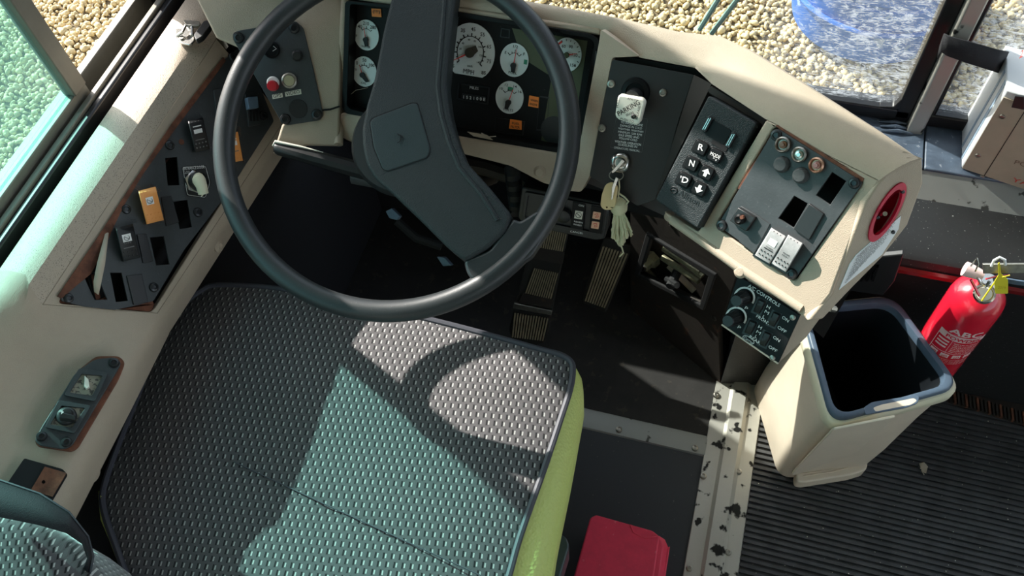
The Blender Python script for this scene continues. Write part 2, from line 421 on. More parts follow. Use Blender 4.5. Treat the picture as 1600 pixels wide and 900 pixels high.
# cross strip with its screws, and the long aluminium edge strip
st = thing('trim_1', 'grey metal strip across the driver platform floor behind the pedals', 'trim', (-.15,.65,0)); st['kind'] = 'structure'
cs = B(); cs.loft([[(x,.632,0),(x,.634,.004),(x,.655,.006),(x,.672,.003),(x,.674,0)] for x in (-.8,.094)]); cs.out('strip', m_strip2, st)
for px, py in ((967,671),(1086,700)): screw(Pf, px, py, 5, st, m_dullsteel, .006)
st = thing('trim_2', 'worn aluminium edge strip running back between driver platform and aisle', 'trim', (.13,.3,0)); st['kind'] = 'structure'
al = B(); al.loft([[(.092,yy,0),(.093,yy,.004),(.120,yy,.005),(.126,yy,.013),(.150,yy,.014),(.158,yy,.005),(.182,yy,.004),(.184,yy,-.002)] for yy in (-1.5,-.5,0,.3,.5,.7,.80)]); al.out('strip', m_strip, st)
for px, py in ((1099,744),(1154,737),(1138,863),(1077,888),(1119,617),(1168,626)): screw(Pf, px, py, 5, st, m_dullsteel, .006)
# firewall, left side wall, bulkheads
b = B(); b.box((-.85,1.05,-.7),(.35,1.12,.43)); struct(b.out('wall_front', m_firewall))
b = B(); b.box((-.76,-.3,0),(-.700,1.04,.585)); b.box((-.85,-1.8,-.7),(-.83,1.12,.62)); struct(b.out('wall_left', m_carpet))
b = B(); b.prism([Vector(p) for p in ((.1,.787,.42),(.17,.80,.42),(.24,.868,.42),(1.75,.90,.42),(1.75,1.14,.42),(.1,1.14,.42))], Vector((0,0,-.45))); struct(b.out('wall_right', m_blackpaint))
# engine cover side with its service hatch
ec = thing('engine_cover', 'rust stained black engine cover side under the dash, with service hatch', 'engine cover', (.0,.86,0))
hatch = [(1016,372),(1106,432),(1093,476),(999,429)]
b = B(); b.prism([Ph.P(*q) for q in ((985,290),(1060,345),(1160,400),(1122,515),(1125,602),(1050,566),(985,520))], -Ph.n*.012, [[Ph.P(*q) for q in hatch]]); b.out('side_panel', m_rustdark, ec)
b = B(); b.prism([Ph.P(x,y,.006) for x,y in ((1009,364),(1118,430),(1099,486),(990,430))], -Ph.n*.006, [[Ph.P(x,y,.006) for x,y in hatch]]); b.out('hatch_frame', m_firewall, ec, bev=.002)
b = B(); b.prism([Ph.P(x,y,-.04) for x,y in ((1005,350),(1120,425),(1110,490),(990,440))], -Ph.n*.004); b.out('hatch_back', m_rustdark, ec)
for i, (x, y) in enumerate(((1022,402),(1017,430))):
    b = B(); c = Ph.P(x,y,-.035); b.lathe(c, Ph.n, [(0,0),(.017,0),(.017,.014),(.012,.018),(.012,.03),(0,.03)], 6); vv = b.out('valve', m_clear, ec)
    b = B(); b.cyl(c, Ph.n, .009, .034, seg=16); b.out('valve_stem', m_chrome, vv)
for q in (((1037,388),(1094,425)),((1045,415),(1085,455)),((1035,402),(1092,440)),((1060,400),(1098,432))):
    b = B(); b.tube([Ph.P(*q[0],-.022), Ph.P(*q[1],-.022)], .006, 8); b.out('tube', m_boxtan if q[0][1]==415 else m_clear, ec)
b = B(); b.tube([Ph.P(1058,425,-.02), Ph.P(1047,448,.012)], .009, 10); b.tube([Ph.P(1042,436,-.0), Ph.P(1058,446,.01)], .006, 8); b.out('tap_handle', m_black, ec)
for x, y in ((1047,341+8),(1116,497),(1012,330)): screw(Ph, x, y, 5, ec, m_rustdark, .0)
# windscreen ledge, engine lid
lg = thing('windscreen_ledge', 'blue grey painted metal ledge below windscreen, pressed with louvres', 'ledge', (.4,1.05,.43))
b = B(); b.prism([Vector(p) for p in ((-.3,1.0,.46),(.32,1.0,.46),(.32,1.12,.46),(-.3,1.12,.46))], Vector((0,0,-.02))); b.out('ledge_panel', m_sill, lg, bev=.002)
b = B(); b.prism([Vector(p) for p in ((.322,1.0,.46),(1.7,1.0,.46),(1.7,1.12,.46),(.322,1.12,.46))], Vector((0,0,-.02))); b.out('ledge_panel', m_sill, lg, bev=.002)
for k in range(4):
    a = V(1372+k*1.5, 183+k*7, .462); c = V(1422+k*1.5, 188+k*7, .462); b = B(); b.tube([a, a.lerp(c,.5)+Vector((0,0,.003)), c], .0035, 6, rs=[.001,.0035,.001]); b.out('louvre', m_sill, lg)
b = B(); b.loft([[(x,1.0,.455),(x,.965,.425)] for x in (-.3,1.7)]); b.out('front_strip', m_strip2, lg)
b = B(); b.cyl(V(1534,294,.44), Vector((0,-.6,.8)), .009, .006, seg=16); b.out('bolt', m_dullsteel, lg)
el = B(); el.loft([[(x,.967,.426),(x,.90,.424),(x,.86,.423),(x,.852,.418),(x,.849,.405)] for x in (.10,.6,1.7)]); tag(el.out('metal_shelf', m_blackpaint), 'gritty black flat metal shelf between windscreen ledge and fire extinguisher', 'shelf')
b = B(); b.loft([[(x,.846-(1-x)*.0,.404),(x,.842,.400),(x,.842,.392)] for x in (.2,1.7)]); tag(b.out('red_reflection_strip', mat('painted_red_reflection', (.16,.01,.012), .25)), 'thin dark red strip painting the extinguisher reflection under the black metal shelf', 'trim')  # red reflection of the extinguisher, put in as a dark red strip
# wall cloth below the lid : slanted black panel and vent
vt = thing('wall_vent', 'black slatted vent on wall between dash end and extinguisher', 'vent', VY(1345,425,.80))
Pv = Pl(VY(1310,470,.80), VY(1400,480,.80), VY(1330,410,.80))
b = B(); b.slab(Pv, [(1308,452),(1340,405),(1412,398),(1398,440),(1380,462)], .004, .01); b.out('frame', m_black, vt, bev=.002)
for k in range(5):
    b = B(); b.slab(Pv, [(1325+k*9,440),(1333+k*9,418),(1337+k*9,418),(1329+k*9,440)], .009, .006); b.out('slat', m_blackg, vt)
# brush strip at the foot of the wall
bs = thing('floor_grille', 'rusty brown comb grille along the floor at the foot of the right wall', 'grille', V(1550,630,0))
b = B(); b.prism([V(1484,600,.006),V(1650,645,.006),V(1650,678,.006),V(1484,628,.006)], Vector((0,0,-.006))); b.out('base', m_rustdark, bs)
for k in range(26):
    x = 1490+k*6; y = 610+k*1.8; b = B(); b.prism([V(x,y,.012),V(x+3,y+1,.012),V(x+5,y+20,.010),V(x+2,y+19,.010)], Vector((0,0,-.008))); b.out('tooth', m_rust if k%3==0 else m_rustdark, bs)
# windscreen : two panes with black rubber and a bare metal post
wy = 1.10
def quadY(b, x0, x1, z0, z1, y, t): b.box((x0,y,z0),(x1,y+t,z1))
b = B(); quadY(b, -.80,.272,.487,1.75, wy, .005); struct(b.out('window_2', g_wind), 'dirty streaked windscreen pane above the dash')
b = B(); quadY(b, .325,1.60,.487,1.75, wy, .005); struct(b.out('window_3', g_wind), 'windscreen pane right of the centre post')
b = B()
quadY(b, -.8,.29,.462,.487, wy-.012,.03); quadY(b, .268,.292,.47,1.77, wy-.012,.03); quadY(b,-.82,.29,1.75,1.78,wy-.012,.03)
b.prism([Vector(p) for p in ((.272,wy-.012,.487),(.272,wy-.012,.52),(.262,wy-.012,.492),(.24,wy-.012,.487))][::-1], Vector((0,.03,0)))
struct(b.out('trim_3', m_rubber, bev=.003))
b = B(); quadY(b, .312,1.62,.462,.487, wy-.012,.03); quadY(b, .314,.328,.47,1.77, wy-.010,.03); struct(b.out('trim_4', m_rubber, bev=.003))
b = B(); b.box((.292,wy-.03,.45),(.316,wy+.02,1.78)); struct(b.out('trim_5', m_strip, bev=.003))
b = B(); b.box((-.86,wy-.04,.43),(-.82,wy+.02,1.9)); b.box((1.6,wy-.05,.43),(1.68,wy+.04,1.9)); struct(b.out('trim_6', m_vinylhead, bev=.01))
# side window : aluminium rails, tinted sliding pane, open front half
def rbx(name, lo, hi, m, bev=.0015): b = B(); b.box(lo, hi); return struct(b.out(name, m, bev=bev))
rbx('window_1', (-.822,-1.4,.768), (-.817,.612,1.60), g_tint, 0).__setitem__('label', 'tinted sliding side window pane beside the driver seat')
rbx('trim_7', (-.828,-1.4,.738), (-.811,.632,.768), m_alu)
rbx('trim_8', (-.828,.606,.768), (-.808,.632,1.60), m_alu)
rbx('trim_9', (-.845,-1.5,.722), (-.832,1.05,.760), m_alu)
rbx('trim_10', (-.806,-1.5,.722), (-.797,1.05,.757), m_alu)
rbx('trim_11', (-.797,-1.5,.715), (-.786,1.05,.753), m_rubber, .003)
rbx('trim_12', (-.835,-1.5,.70), (-.768,1.08,.722), m_rubber)
rbx('trim_13', (-.845,-1.5,1.60), (-.80,1.10,1.64), m_alu)
b = B(); b.prism([Vector((-.805,y,z)) for y, z in ((.832,.70),(.93,.70),(.93,1.62),(.74,1.62),(.76,1.3),(.783,1.1))], Vector((-.045,0,0))); struct(b.out('trim_14', m_rubber, bev=.003))
rbx('added_shade_panel', (-.850,.93,.70), (-.812,1.06,1.33), m_rubber, .004)  # unseen corner panel, added to keep the sun off wheel hub and cluster
rbx('wall_left', (-.86,-1.8,1.64), (-.80,1.14,1.98), m_vinylhead)
rbx('wall_left', (-.86,-1.8,.60), (-.80,-1.4,1.64), m_vinylhead)
rbx('ceiling', (-.86,-2.2,1.96), (1.7,1.2,2.0), m_vinylhead)
rbx('wall_front', (-.86,1.08,1.76), (1.7,1.16,1.98), m_vinylhead)
rbx('wall_right', (1.70,-2.2,-.03), (1.75,1.16,.80), m_vinylhead)
rbx('wall_right', (1.70,-2.2,1.55), (1.75,1.16,2.0), m_vinylhead)
rbx('wall_back', (-.86,-2.25,-.03), (1.7,-2.2,2.0), m_vinylhead)

# ------------------------------------------------------------------ outside : ground, gravel, drum
m_ground = mat('gravel_bed', (.20,.155,.085), .9, bump=1, bscale=45, var=.5, vscale=60)
b = B(); b.box((-9,-6,-1.06),(9,14,-1.02)); g = b.out('gravel_bed', m_ground); g['kind'] = 'structure'
def gravel(name, x0, x1, y0, y1, step, label, seed):
    rng = np.random.default_rng(seed); tb = bmesh.new(); bmesh.ops.create_icosphere(tb, subdivisions=1, radius=1)
    bv = np.array([v.co[:] for v in tb.verts]); bf = np.array([[v.index for v in f.verts] for f in tb.faces]); tb.free()
    nx, ny = int((x1-x0)/step), int((y1-y0)/step); N = nx*ny
    gx, gy = np.meshgrid(np.arange(nx), np.arange(ny)); c = np.stack([x0+(gx.ravel()+.5*(gy.ravel()%2))*step, y0+gy.ravel()*step, np.full(N,-1.015)], 1)
    c[:, :2] += rng.uniform(-.42, .42, (N, 2))*step; c[:, 2] += rng.uniform(-.006, .012, N)
    s = step*rng.uniform(.48, .85, (N,1))*np.array([[1,1,.7]])*rng.uniform(.6,1.25,(N,3))
    q = rng.normal(size=(N,4)); q /= np.linalg.norm(q,axis=1,keepdims=True); w_,x_,y_,z_ = q.T
    R = np.stack([1-2*(y_*y_+z_*z_),2*(x_*y_-z_*w_),2*(x_*z_+y_*w_),2*(x_*y_+z_*w_),1-2*(x_*x_+z_*z_),2*(y_*z_-x_*w_),2*(x_*z_-y_*w_),2*(y_*z_+x_*w_),1-2*(x_*x_+y_*y_)],1).reshape(N,3,3)
    v = np.einsum('nij,nvj->nvi', R, bv[None]*s[:,None,:])+c[:,None,:]
    f = (bf[None]+(np.arange(N)*len(bv))[:,None,None]).reshape(-1,3)
    org = np.array([(x0+x1)/2,(y0+y1)/2,-1.0])
    me = bpy.data.meshes.new(name); me.from_pydata((v.reshape(-1,3)-org).tolist(), [], f.tolist()); me.polygons.foreach_set('use_smooth', [True]*len(f))
    me.materials.append(m_stone); o = bpy.data.objects.new(name, me); COL.objects.link(o); o.location = org
    o['kind'] = 'stuff'; o['label'] = label; o['category'] = 'gravel'
m_stone = mat('yellow_gravel_stone', (.78,.64,.36), .8, var=.5, vscale=38, var2=(.42,.33,.17))
gravel('gravel', -3.8, -2.1, .8, 3.0, .023, 'pale yellow gravel outside the side window', 1)
gravel('gravel', -1.2, 1.8, 2.3, 3.7, .023, 'pale yellow gravel in front of the windscreen', 2)
dr = thing('blue_drum', 'blue plastic drum standing on the gravel beyond the windscreen', 'drum', (.50,3.12,-1.0))
b = B(); b.lathe(Vector((.50,3.12,-1)), Z3, [(0,0),(.27,0),(.31,.03),(.33,.12),(.34,.30),(.33,.31),(.345,.33),(.345,.55),(.33,.57),(.345,.59),(.33,.85),(.29,.92),(0,.93)], 48); b.out('drum_body', m_barrel, dr)
for zz in (.2,.45,.7):
    b = B(); c = Vector((.50,3.12,-1+zz)); b.tube([c+Vector((math.cos(a)*.345,math.sin(a)*.345,0)) for a in np.linspace(0,2*math.pi,40,endpoint=False)], .012, 8, True); b.out('hoop', m_barrel, dr)
for k, (x, x2) in enumerate(((1160,1097),(1168,1108))):
    pass
wp = thing('windscreen_wiper', 'pale teal windscreen wiper arms seen through the glass above the dash', 'wiper', VY(1105,40,1.16))
for a, c in (((1134,-20),(1093,46)),((1170,-25),(1112,52))):
    b = B(); b.tube([VY(*a,1.16), VY(*c,1.16)], .0045, 8); b.out('wiper_arm', mat('pale_teal_metal', (.22,.36,.34), .4, .4), wp)
# ================================================================== SIDE CONSOLE
sc = thing('side_console', 'beige moulded side console under the left window with rusty panel openings', 'console', (-.69,.4,.3))
A_, B_, C_, D_ = (Ps.P(*q) for q in ((338,60),(66,476),(246,490),(446,186)))
holeL = roundpoly([(350,88),(427,188),(238,488),(90,474)], 9)
b = B(); b.prism([A_, B_, C_, D_], -Ps.n*.012, [[Ps.P(x,y) for x, y in holeL]]); b.out('switch_face', m_beige, sc, bev=.004, seg=3)
def secF(y, P, Q):        # ledge section from the window to the face edge P and below the face edge Q
    return [(-.776,y,.55),(-.774,y,.735),(-.764,y,.756),(-.745,y,.764),(-.722,y,.764),(P.x*.5-.361,P.y*.5+y*.5,.761),(P.x,P.y,P.z+.0)]
n = 8; b = B(); secs = []
for i in range(n+1):
    P = A_.lerp(B_, i/n); secs.append(secF(P.y+.02, P, None))
e0 = A_+(A_-B_)*.5; secs.insert(0, secF(e0.y, e0, None))
b.loft(secs); b.out('ledge', m_ledge, sc)
b = B(); sec = []
for i in range(n+1):
    Q = D_.lerp(C_, i/n); sec.append([(Q.x,Q.y,Q.z),(Q.x+.003,Q.y,Q.z-.008),(Q.x+.001,Q.y,Q.z-.02),(Q.x-.006,Q.y,Q.z-.045),(Q.x-.012,Q.y,Q.z-.060),(Q.x-.04,Q.y,Q.z-.066)])
b.loft(sec); b.out('inner_side', m_beige, sc)
# rear armrest section
b = B(); mid = B_.lerp(C_, .5); secs = []
def mix(a, c, t): return [tuple(Vector(p).lerp(Vector(q), t)) for p, q in zip(a, c)]
s0 = [tuple(Vector(p)) for p in secF(B_.y+.02, B_, None)] + [tuple(B_.lerp(C_, .33)), tuple(B_.lerp(C_, .66)), tuple(C_), (C_.x+.003,C_.y,C_.z-.008), (C_.x+.001,C_.y,C_.z-.02), (C_.x-.008,C_.y,C_.z-.055), (C_.x-.04,C_.y,C_.z-.066)]
s1 = [(-.776,.26,.55),(-.774,.26,.725),(-.764,.26,.756),(-.748,.26,.758),(-.733,.26,.748),(-.712,.265,.716),(-.695,.265,.698),(-.675,.27,.682),(-.652,.27,.672),(-.628,.275,.662),(-.621,.275,.652),(-.621,.275,.63),(-.630,.275,.595),(-.66,.275,.59)]
s2 = [(x,-.12,z) for x,_,z in s1]; s2 = [(x+.012 if i > 8 else x, yy, zz) for i, (x,yy,zz) in enumerate(s2)]
for t in (0,.25,.5,.75): secs.append(mix(s0, s1, t))
secs += [s1, mix(s1, s2, .33), mix(s1, s2, .66), s2]
b.loft(secs); b.out('armrest_moulding', m_beige, sc)
b = B(); b.prism([Ps.P(x,y,-.03) for x,y in ((360,70),(440,190),(240,500),(75,480))], -Ps.n*.004); b.out('recess_back', m_firewall, sc)
b = B(); b.slab(Ps, [(348,92),(352,100),(106,474),(93,472),(93,462)], -.002, .002); b.slab(Ps, [(93,464),(130,474),(180,484),(238,470),(241,476),(236,487),(92,474)], -.003, .003); b.slab(Ps, [(205,300),(225,292),(250,262),(282,226),(290,200),(130,440),(160,426),(200,400),(160,460),(110,468),(99,462)][:5]+[(110,468),(99,462)], -.004, .002)
b.out('rust_rim', m_rust, sc)
for (x, y, z) in ((391,297,.600),(344,385,.606),(147,741,.60)):
    c = V(x,y,z); b = B(); b.lathe(c-Vector((.004,0,0)), Vector((1,0,.15)), [(0,0),(.011,0),(.011,.003),(.007,.006),(0,.0065)] if y != 385 else [(0,0),(.009,0),(.009,.003),(.004,.005),(0,.003)], 20); b.out('trim_button', m_beige, sc)
# ================================================================== DASHBOARD MOULDING
db = thing('dashboard', 'beige moulded dashboard curving round behind the steering wheel', 'dashboard', (-.2,.8,.5))
outer = [Vector((-.775,.86,.79)), Vector((-.50,.83,.835)), V(860,8,.835), V(967,29,.84), V(1068,48,.84), V(1130,54,.845), V(1180,77,.85), V(1237,112,.855), V(1313,160,.86), V(1380,203,.86), V(1442,247,.858)]
inner = [Pg.P(300,-15), Pc.P(541,-12), Pc.P(890,42), V(945,48,.83), V(1000,90,.828), V(1086,106,.828), V(1112,131,.832), V(1196,186,.838), Pw.P(1214,194), Pw.P(1290,240), Pw.P(1374,282)]
b = B(); rows = []
for t, dz in ((-.05,-.012),(0,-.004),(.12,.0035),(.35,.007),(.6,.007),(.82,.005),(.95,.002),(1,0)):
    rows.append([o_.lerp(i_, t)+Vector((0,0,dz)) for o_, i_ in zip(outer, inner)])
b.loft(rows); b.out('top_pad', m_beige, db)
b = B(); b.loft([[p+Vector((0,0,-.016)) for p in rows[0]], [Vector((p.x*.98, p.y+.015, .45)) for p in rows[0]]]); b.loft([rows[0],[p+Vector((0,0,-.016)) for p in rows[0]]]); b.out('front_skirt', m_black, db)
b = B(); b.prism([Pg.P(*q) for q in ((300,-15),(541,-12),(534,60),(531,178),(529,229),(480,228),(426,241),(440,196),(446,188),(380,78),(338,60))], -Pg.n*.008); b.out('left_face', m_beige, db, bev=.003, seg=3)
# round fold between the left face and the cluster
b = B(); b.tube([Pc.P(541,-12,-.002), Pc.P(535,90,-.002), Pc.P(530,178,-.001), Pg.P(529,226,0)], .006, 12); b.out('fold', m_beige, db)
b = B(); b.slab(Pc, roundpoly([(531,176),(590,186),(720,213),(867,238),(903,246),(908,290),(884,297),(848,287),(797,260),(718,240),(600,232),(560,229),(532,215)], 6), .010, .02); b.out('lower_lip', m_beige, db, bev=.006, seg=3)
b = B(); b.prism([Pp.P(*q) for q in roundpoly([(939,46),(1000,88),(957,90),(943,160),(922,275),(908,300),(884,298),(903,240),(936,66)], 4)], -Pp.n*.02); b.out('pillar', m_beige, db, bev=.004, seg=3)
b = B(); b.prism([Pc.P(*q, .004) for q in ((540,-14),(940,44),(938,56),(541,-2))], -Pc.n*.012); b.out('hood_lip', m_beige, db, bev=.003)
hw = roundpoly([(1211,196),(1350,282),(1241,441),(1117,353)], 9)
b = B(); b.prism([Pw.P(*q) for q in ((1197,187),(1214,194),(1290,240),(1374,282),(1351,317),(1298,460),(1264,503),(1252,492),(1218,469),(1151,427),(1100,388),(1052,353),(1036,330),(1090,362),(1098,352))], -Pw.n*.014, [[Pw.P(*q) for q in hw]]); b.out('wing_face', m_beige, db, bev=.004, seg=3)
b = B(); b.tube([Pw.P(1050,343,-.004), Pw.P(1100,378,-.003), Pw.P(1153,416,-.003), Pw.P(1218,458,-.003), Pw.P(1254,482,-.003)], .006, 12); b.out('lower_roll', m_beige, db)
b = B(); b.prism([Pe.P(*q) for q in ((1374,282),(1418,244),(1442,248),(1443,287),(1419,352),(1380,402),(1323,460),(1285,500),(1262,503),(1298,460),(1351,317))], -Pe.n*.01, [[Pe.P(*q) for q in [(1387+14*math.cos(a)*.866+math.sin(a)*24, 332+math.cos(a)*7-math.sin(a)*41.5) for a in np.linspace(0, 2*math.pi, 20, endpoint=False)]]]); b.out('end_face', m_beige, db, bev=.003, seg=3)
b = B(); b.face([Pw.P(1374,282), V(1442,248,.858), Pe.P(1418,246,.0)]); b.face([Pw.P(1374,282), V(1412,236,.862), V(1442,248,.858)]); b.out('corner', m_beige, db)
b = B(); b.prism([Pw.P(x,y,-.035) for x,y in ((1200,185),(1360,280),(1250,455),(1105,355))], -Pw.n*.004); b.out('wing_recess_back', m_firewall, db)
b = B(); b.prism([Pp.P(x,y,-.02) for x,y in ((930,80),(1100,110),(1205,185),(1100,365),(1000,320),(915,285))], -Pp.n*.01); b.out('centre_back', m_black, db)
b = B(); b.prism([Pc.P(x,y,-.03) for x,y in ((530,-20),(945,40),(905,260),(520,190))], -Pc.n*.004); b.out('cluster_back', m_firewall, db)
for pl, x, y, r in ((Pw,1158,424,11),(Pp,1046,338,8),(Pc,844,268,10)):
    k = r*pl.s_(x,y); b = B(); b.lathe(pl.P(x,y,.008 if pl is Pc else -.002), pl.n, [(0,-.004),(k,-.004),(k,.002),(k*.6,k*.5+.001),(0,k*.55+.001)], 20); b.out('trim_button', m_beige, db)
screw(Pc, 557, 213, 6, db, m_dullsteel, .011)
# crack between mouldings
b = B(); b.tube([Pg.P(504,172,.001), Pg.P(516,171,.001), Pg.P(531,166,.001)], .0012, 6); b.out('joint_gap', m_firewall, db)
# warning disc and label on the wing end
wd = thing('round_recess', 'red painted round recess with a small lever in the beige dash end', 'recess', Pe.P(1385,332))
def ell(k, h=0): return [Pe.P(1387+(14*math.cos(a)*.866+math.sin(a)*24)*k, 332+(math.cos(a)*7-math.sin(a)*41.5)*k, h) for a in np.linspace(0,2*math.pi,32,endpoint=False)]
m_redrim = mat('worn_red_paint', (.60,.012,.05), .35, var=.2, vscale=60)
b = B(); b.prism(ell(1.1,.002), -Pe.n*.004, [ell(.85,.002)]); b.out('rim', m_redrim, wd)
b = B(); b.loft([ell(.86,.001), ell(.75,-.02), ell(.7,-.022)], True); b.face(ell(.7,-.022)); b.out('bowl', m_redrim, wd)
b = B(); b.tube([Pe.P(1374,337,-.012), Pe.P(1383,334,.008)], .0025, 8); b.out('lever', m_chrome, wd)
for q in ((1411,300),(1396,363),(1372,340)): screw(Pe, *q, 3, wd, m_screw, .002)
lb = thing('instruction_label', 'white label of small red and black print on the beige dash end', 'label', Pe.P(1370,400))
b = B(); b.slab(Pe, [(1408,337),(1404,358),(1378,398),(1311,453),(1328,412),(1338,398)], .0008, .0008); b.out('sheet', m_boxwhite, lb)
b = B()
for k in range(9):
    t = k/8; a = Vector((1337,403)).lerp(Vector((1318,443)), t); c = Vector((1402,348)).lerp(Vector((1375,396)), t)
    if k > 5: c = a.lerp(c, 1-.18*(k-5))
    b.txt('WARNING DO NOT OPERATE' if k < 2 else 'read all instructions before use', Pe, (a.x+3,a.y), (c.x-3,c.y), 3.4, .0016)
b.out('lettering', m_inkgrey, lb)
# ================================================================== CONTROLS
class L2:                                  # local pixel frame on a plane: a to the right, b downwards, turned by ang
    def __init__(s, pl, cx, cy, ang): s.pl, s.cx, s.cy, s.a = pl, cx, cy, math.radians(ang)
    def px(s, a, b): return rot2(a, b, s.cx, s.cy, s.a)
    def P(s, a, b, h=0): return s.pl.P(*s.px(a, b), h)
def rocker(pl, cx, cy, w, h, ang, m, parent, label=None, lens=None, dots=0, hgt=.010, base=True, line=True, sym=None, words=None, dotm=None, skew=0):
    f = L2(pl, cx, cy, ang); b = B(); rows = []
    prof = [(-.5,0),(-.5,.75),(-.42,.95),(-.25,1.0),(0,.88),(.25,.66),(.46,.50),(.5,.42),(.5,0)]
    for t, z in prof:
        rows.append([f.P(-w/2+skew*abs(t), h*t, 0), f.P(-w/2+skew*abs(t), h*t, z*hgt-.0012), f.P(-w/2+1.5+skew*abs(t), h*t, z*hgt), f.P(w/2-1.5, h*t, z*hgt), f.P(w/2, h*t, z*hgt-.0012), f.P(w/2, h*t, 0)])
    b.loft(rows); o = b.out('rocker_switch', m, parent, bev=.0006)
    if label: o['label'] = label
    if base:
        k = B(); k.slab(pl, [f.px(*q) for q in ((-w/2-3,-h/2-3),(w/2+3,-h/2-3),(w/2+3,h/2+3),(-w/2-3,h/2+3))], .0015, .002); k.out('switch_bezel', m_black, o)
    def hz(t):
        for (t0,z0),(t1,z1) in zip(prof[1:], prof[2:]):
            if t0 <= t <= t1: return (z0+(z1-z0)*(t-t0)/max(1e-6,t1-t0))*hgt
        return 0
    if lens:
        k = B(); t0, t1, lw = lens; k.bm.faces.new([k.bm.verts.new(f.P(a, h*t, hz(t)+.0004)) for a, t in ((-lw*w/2,t0),(lw*w/2,t0),(lw*w/2,t1),(-lw*w/2,t1))])
        k.out('lens', m_white, o)
        if sym:
            k = B(); zz = hz((t0+t1)/2)+.0008; rr = (t1-t0)*h*.36
            k.tube([f.P(rr*math.cos(a), h*(t0+t1)/2+rr*math.sin(a), zz) for a in np.linspace(0,2*math.pi,14,endpoint=False)], .0003, 4, True)
            k.tube([f.P(-rr*.7, h*(t0+t1)/2-rr*.5, zz), f.P(rr*.7, h*(t0+t1)/2+rr*.5, zz)], .0003, 4)
            k.out('symbol', m_ink, o)
    k = B(); n_ = 0
    if line: k.bm.faces.new([k.bm.verts.new(f.P(a, h*t, hz(t)+.0004)) for a, t in ((-w*.3,.13),(w*.3,.13),(w*.3,.155),(-w*.3,.155))]); n_ = 1
    for wd, t in (words or []):
        p1 = f.px(-w*.22, h*t); p2 = f.px(w*.22, h*t); k.txt(wd, pl, p1, p2, h*.065, hz(t)+.0006); n_ = 1
    if n_: k.out('lettering', dotm or m_inkgrey, o)
    else: k.bm.free()
    if dots:
        k = B()
        for r_ in range(2):
            for c_ in range(4):
                t = .25+r_*.13; k.lathe(f.P(-w*.33+c_*w*.22, h*t, hz(t)-.0003), pl.n, [(w*.055*pl.s_(cx,cy),0),(w*.04*pl.s_(cx,cy),.0009),(0,.0011)], 8)
        for c_ in range(3):
            k.lathe(f.P(-w*.25+c_*w*.22, h*-.43, hz(-.43)-.0003), pl.n, [(w*.045*pl.s_(cx,cy),0),(0,.0009)], 8)
        k.out('grip_dots', dotm or m, o)
    return o
# ---- left switch panel
lp = thing('switch_panel', 'triangular grey black switch panel with orange and black rockers on left console', 'switch panel', Ps.P(230,330))
HL = [[(258,247),(277,245),(281,289),(262,290)], [(271,315),(293,312),(300,355),(281,358)], [(234,371),(256,369),(265,413),(244,415)], [(136,425),(143,424),(153,432),(168,468),(148,469)], [(172,426),(190,426),(200,470),(181,472)]]
outl = roundpoly([(351,93),(372,76),(396,110),(428,189),(352,307),(288,390),(240,470),(214,477),(180,484),(132,479),(96,470),(97,459),(116,450),(133,430),(150,425),(163,375),(176,350),(190,325),(206,290),(240,245),(270,205)], 3)
b = B(); b.slab(Ps, outl, .0025, .0025, HL); b.out('face_plate', m_plate, lp, bev=.0004)
b = B(); b.slab(Ps, [(142,429),(150,428),(158,470),(150,468)], -.006, .001); b.slab(Ps, [(165,422),(170,424),(176,466),(150,476),(148,472),(168,462)], -.003, .0015); b.out('rust_strip', m_rust, lp)
b = B(); b.slab(Ps, [(349,89),(268,194),(211,281),(154,369),(90,463),(97,466),(120,446),(142,428),(160,396),(176,358),(196,317),(225,270),(273,203),(353,95)], .0036, .002); b.out('rust_border', m_rust, lp)
b = B(); b.loft([[Ps.P(165,362,.003),Ps.P(170,364,.004)],[Ps.P(152,410,.012),Ps.P(164,414,.014)],[Ps.P(146,440,.010),Ps.P(157,448,.012)],[Ps.P(147,456,.008),Ps.P(154,461,.009)]]); k = b.out('torn_flap', m_boxtan, lp); k['label'] = 'bent strip of torn grey edge sheet'; sm = k.modifiers.new('s','SOLIDIFY'); sm.thickness = .001
for q in ((364,89),(265,227),(197,327),(240,449),(107,466),(411,181),(309,332)): screw(Ps, q[0], q[1], 7.5, lp, h=.0025)
rocker(Ps, 311, 211, 24, 50, -13, m_black, lp, 'black rocker', (-.30,-.06,.55), 1, .019, dotm=m_inkgrey)
rocker(Ps, 366, 230, 20, 46, -10, m_orange, lp, 'orange rocker behind the wheel rim', (-.30,-.06,.55), 1, .016)
rocker(Ps, 236, 321, 28, 54, -14, m_orange, lp, 'orange rocker', (-.25,-.03,.42), 1, .020, sym=1, words=[('LOW',.0),('KP',.08)], dotm=m_orange)
rocker(Ps, 200, 379, 28, 54, -13, m_black, lp, 'black rocker with white lens', (-.25,-.03,.5), 1, .020, sym=1, words=[('OFF',.03)])
for q in ([(252,308),(268,306),(280,347),(260,353)], [(214,366),(229,365),(240,408),(224,411)], [(198,431),(222,428),(232,472),(209,476)]):
    b = B(); b.slab(Ps, q, .0045, .003); b.out('blank_cover', m_black, lp, bev=.0006)
b = B(); k = Ps.s_(283,220); b.cyl(Ps.P(283,222,.002), Ps.n, 4.5*k, .001, seg=16); b.out('rust_plug', m_rust, lp)
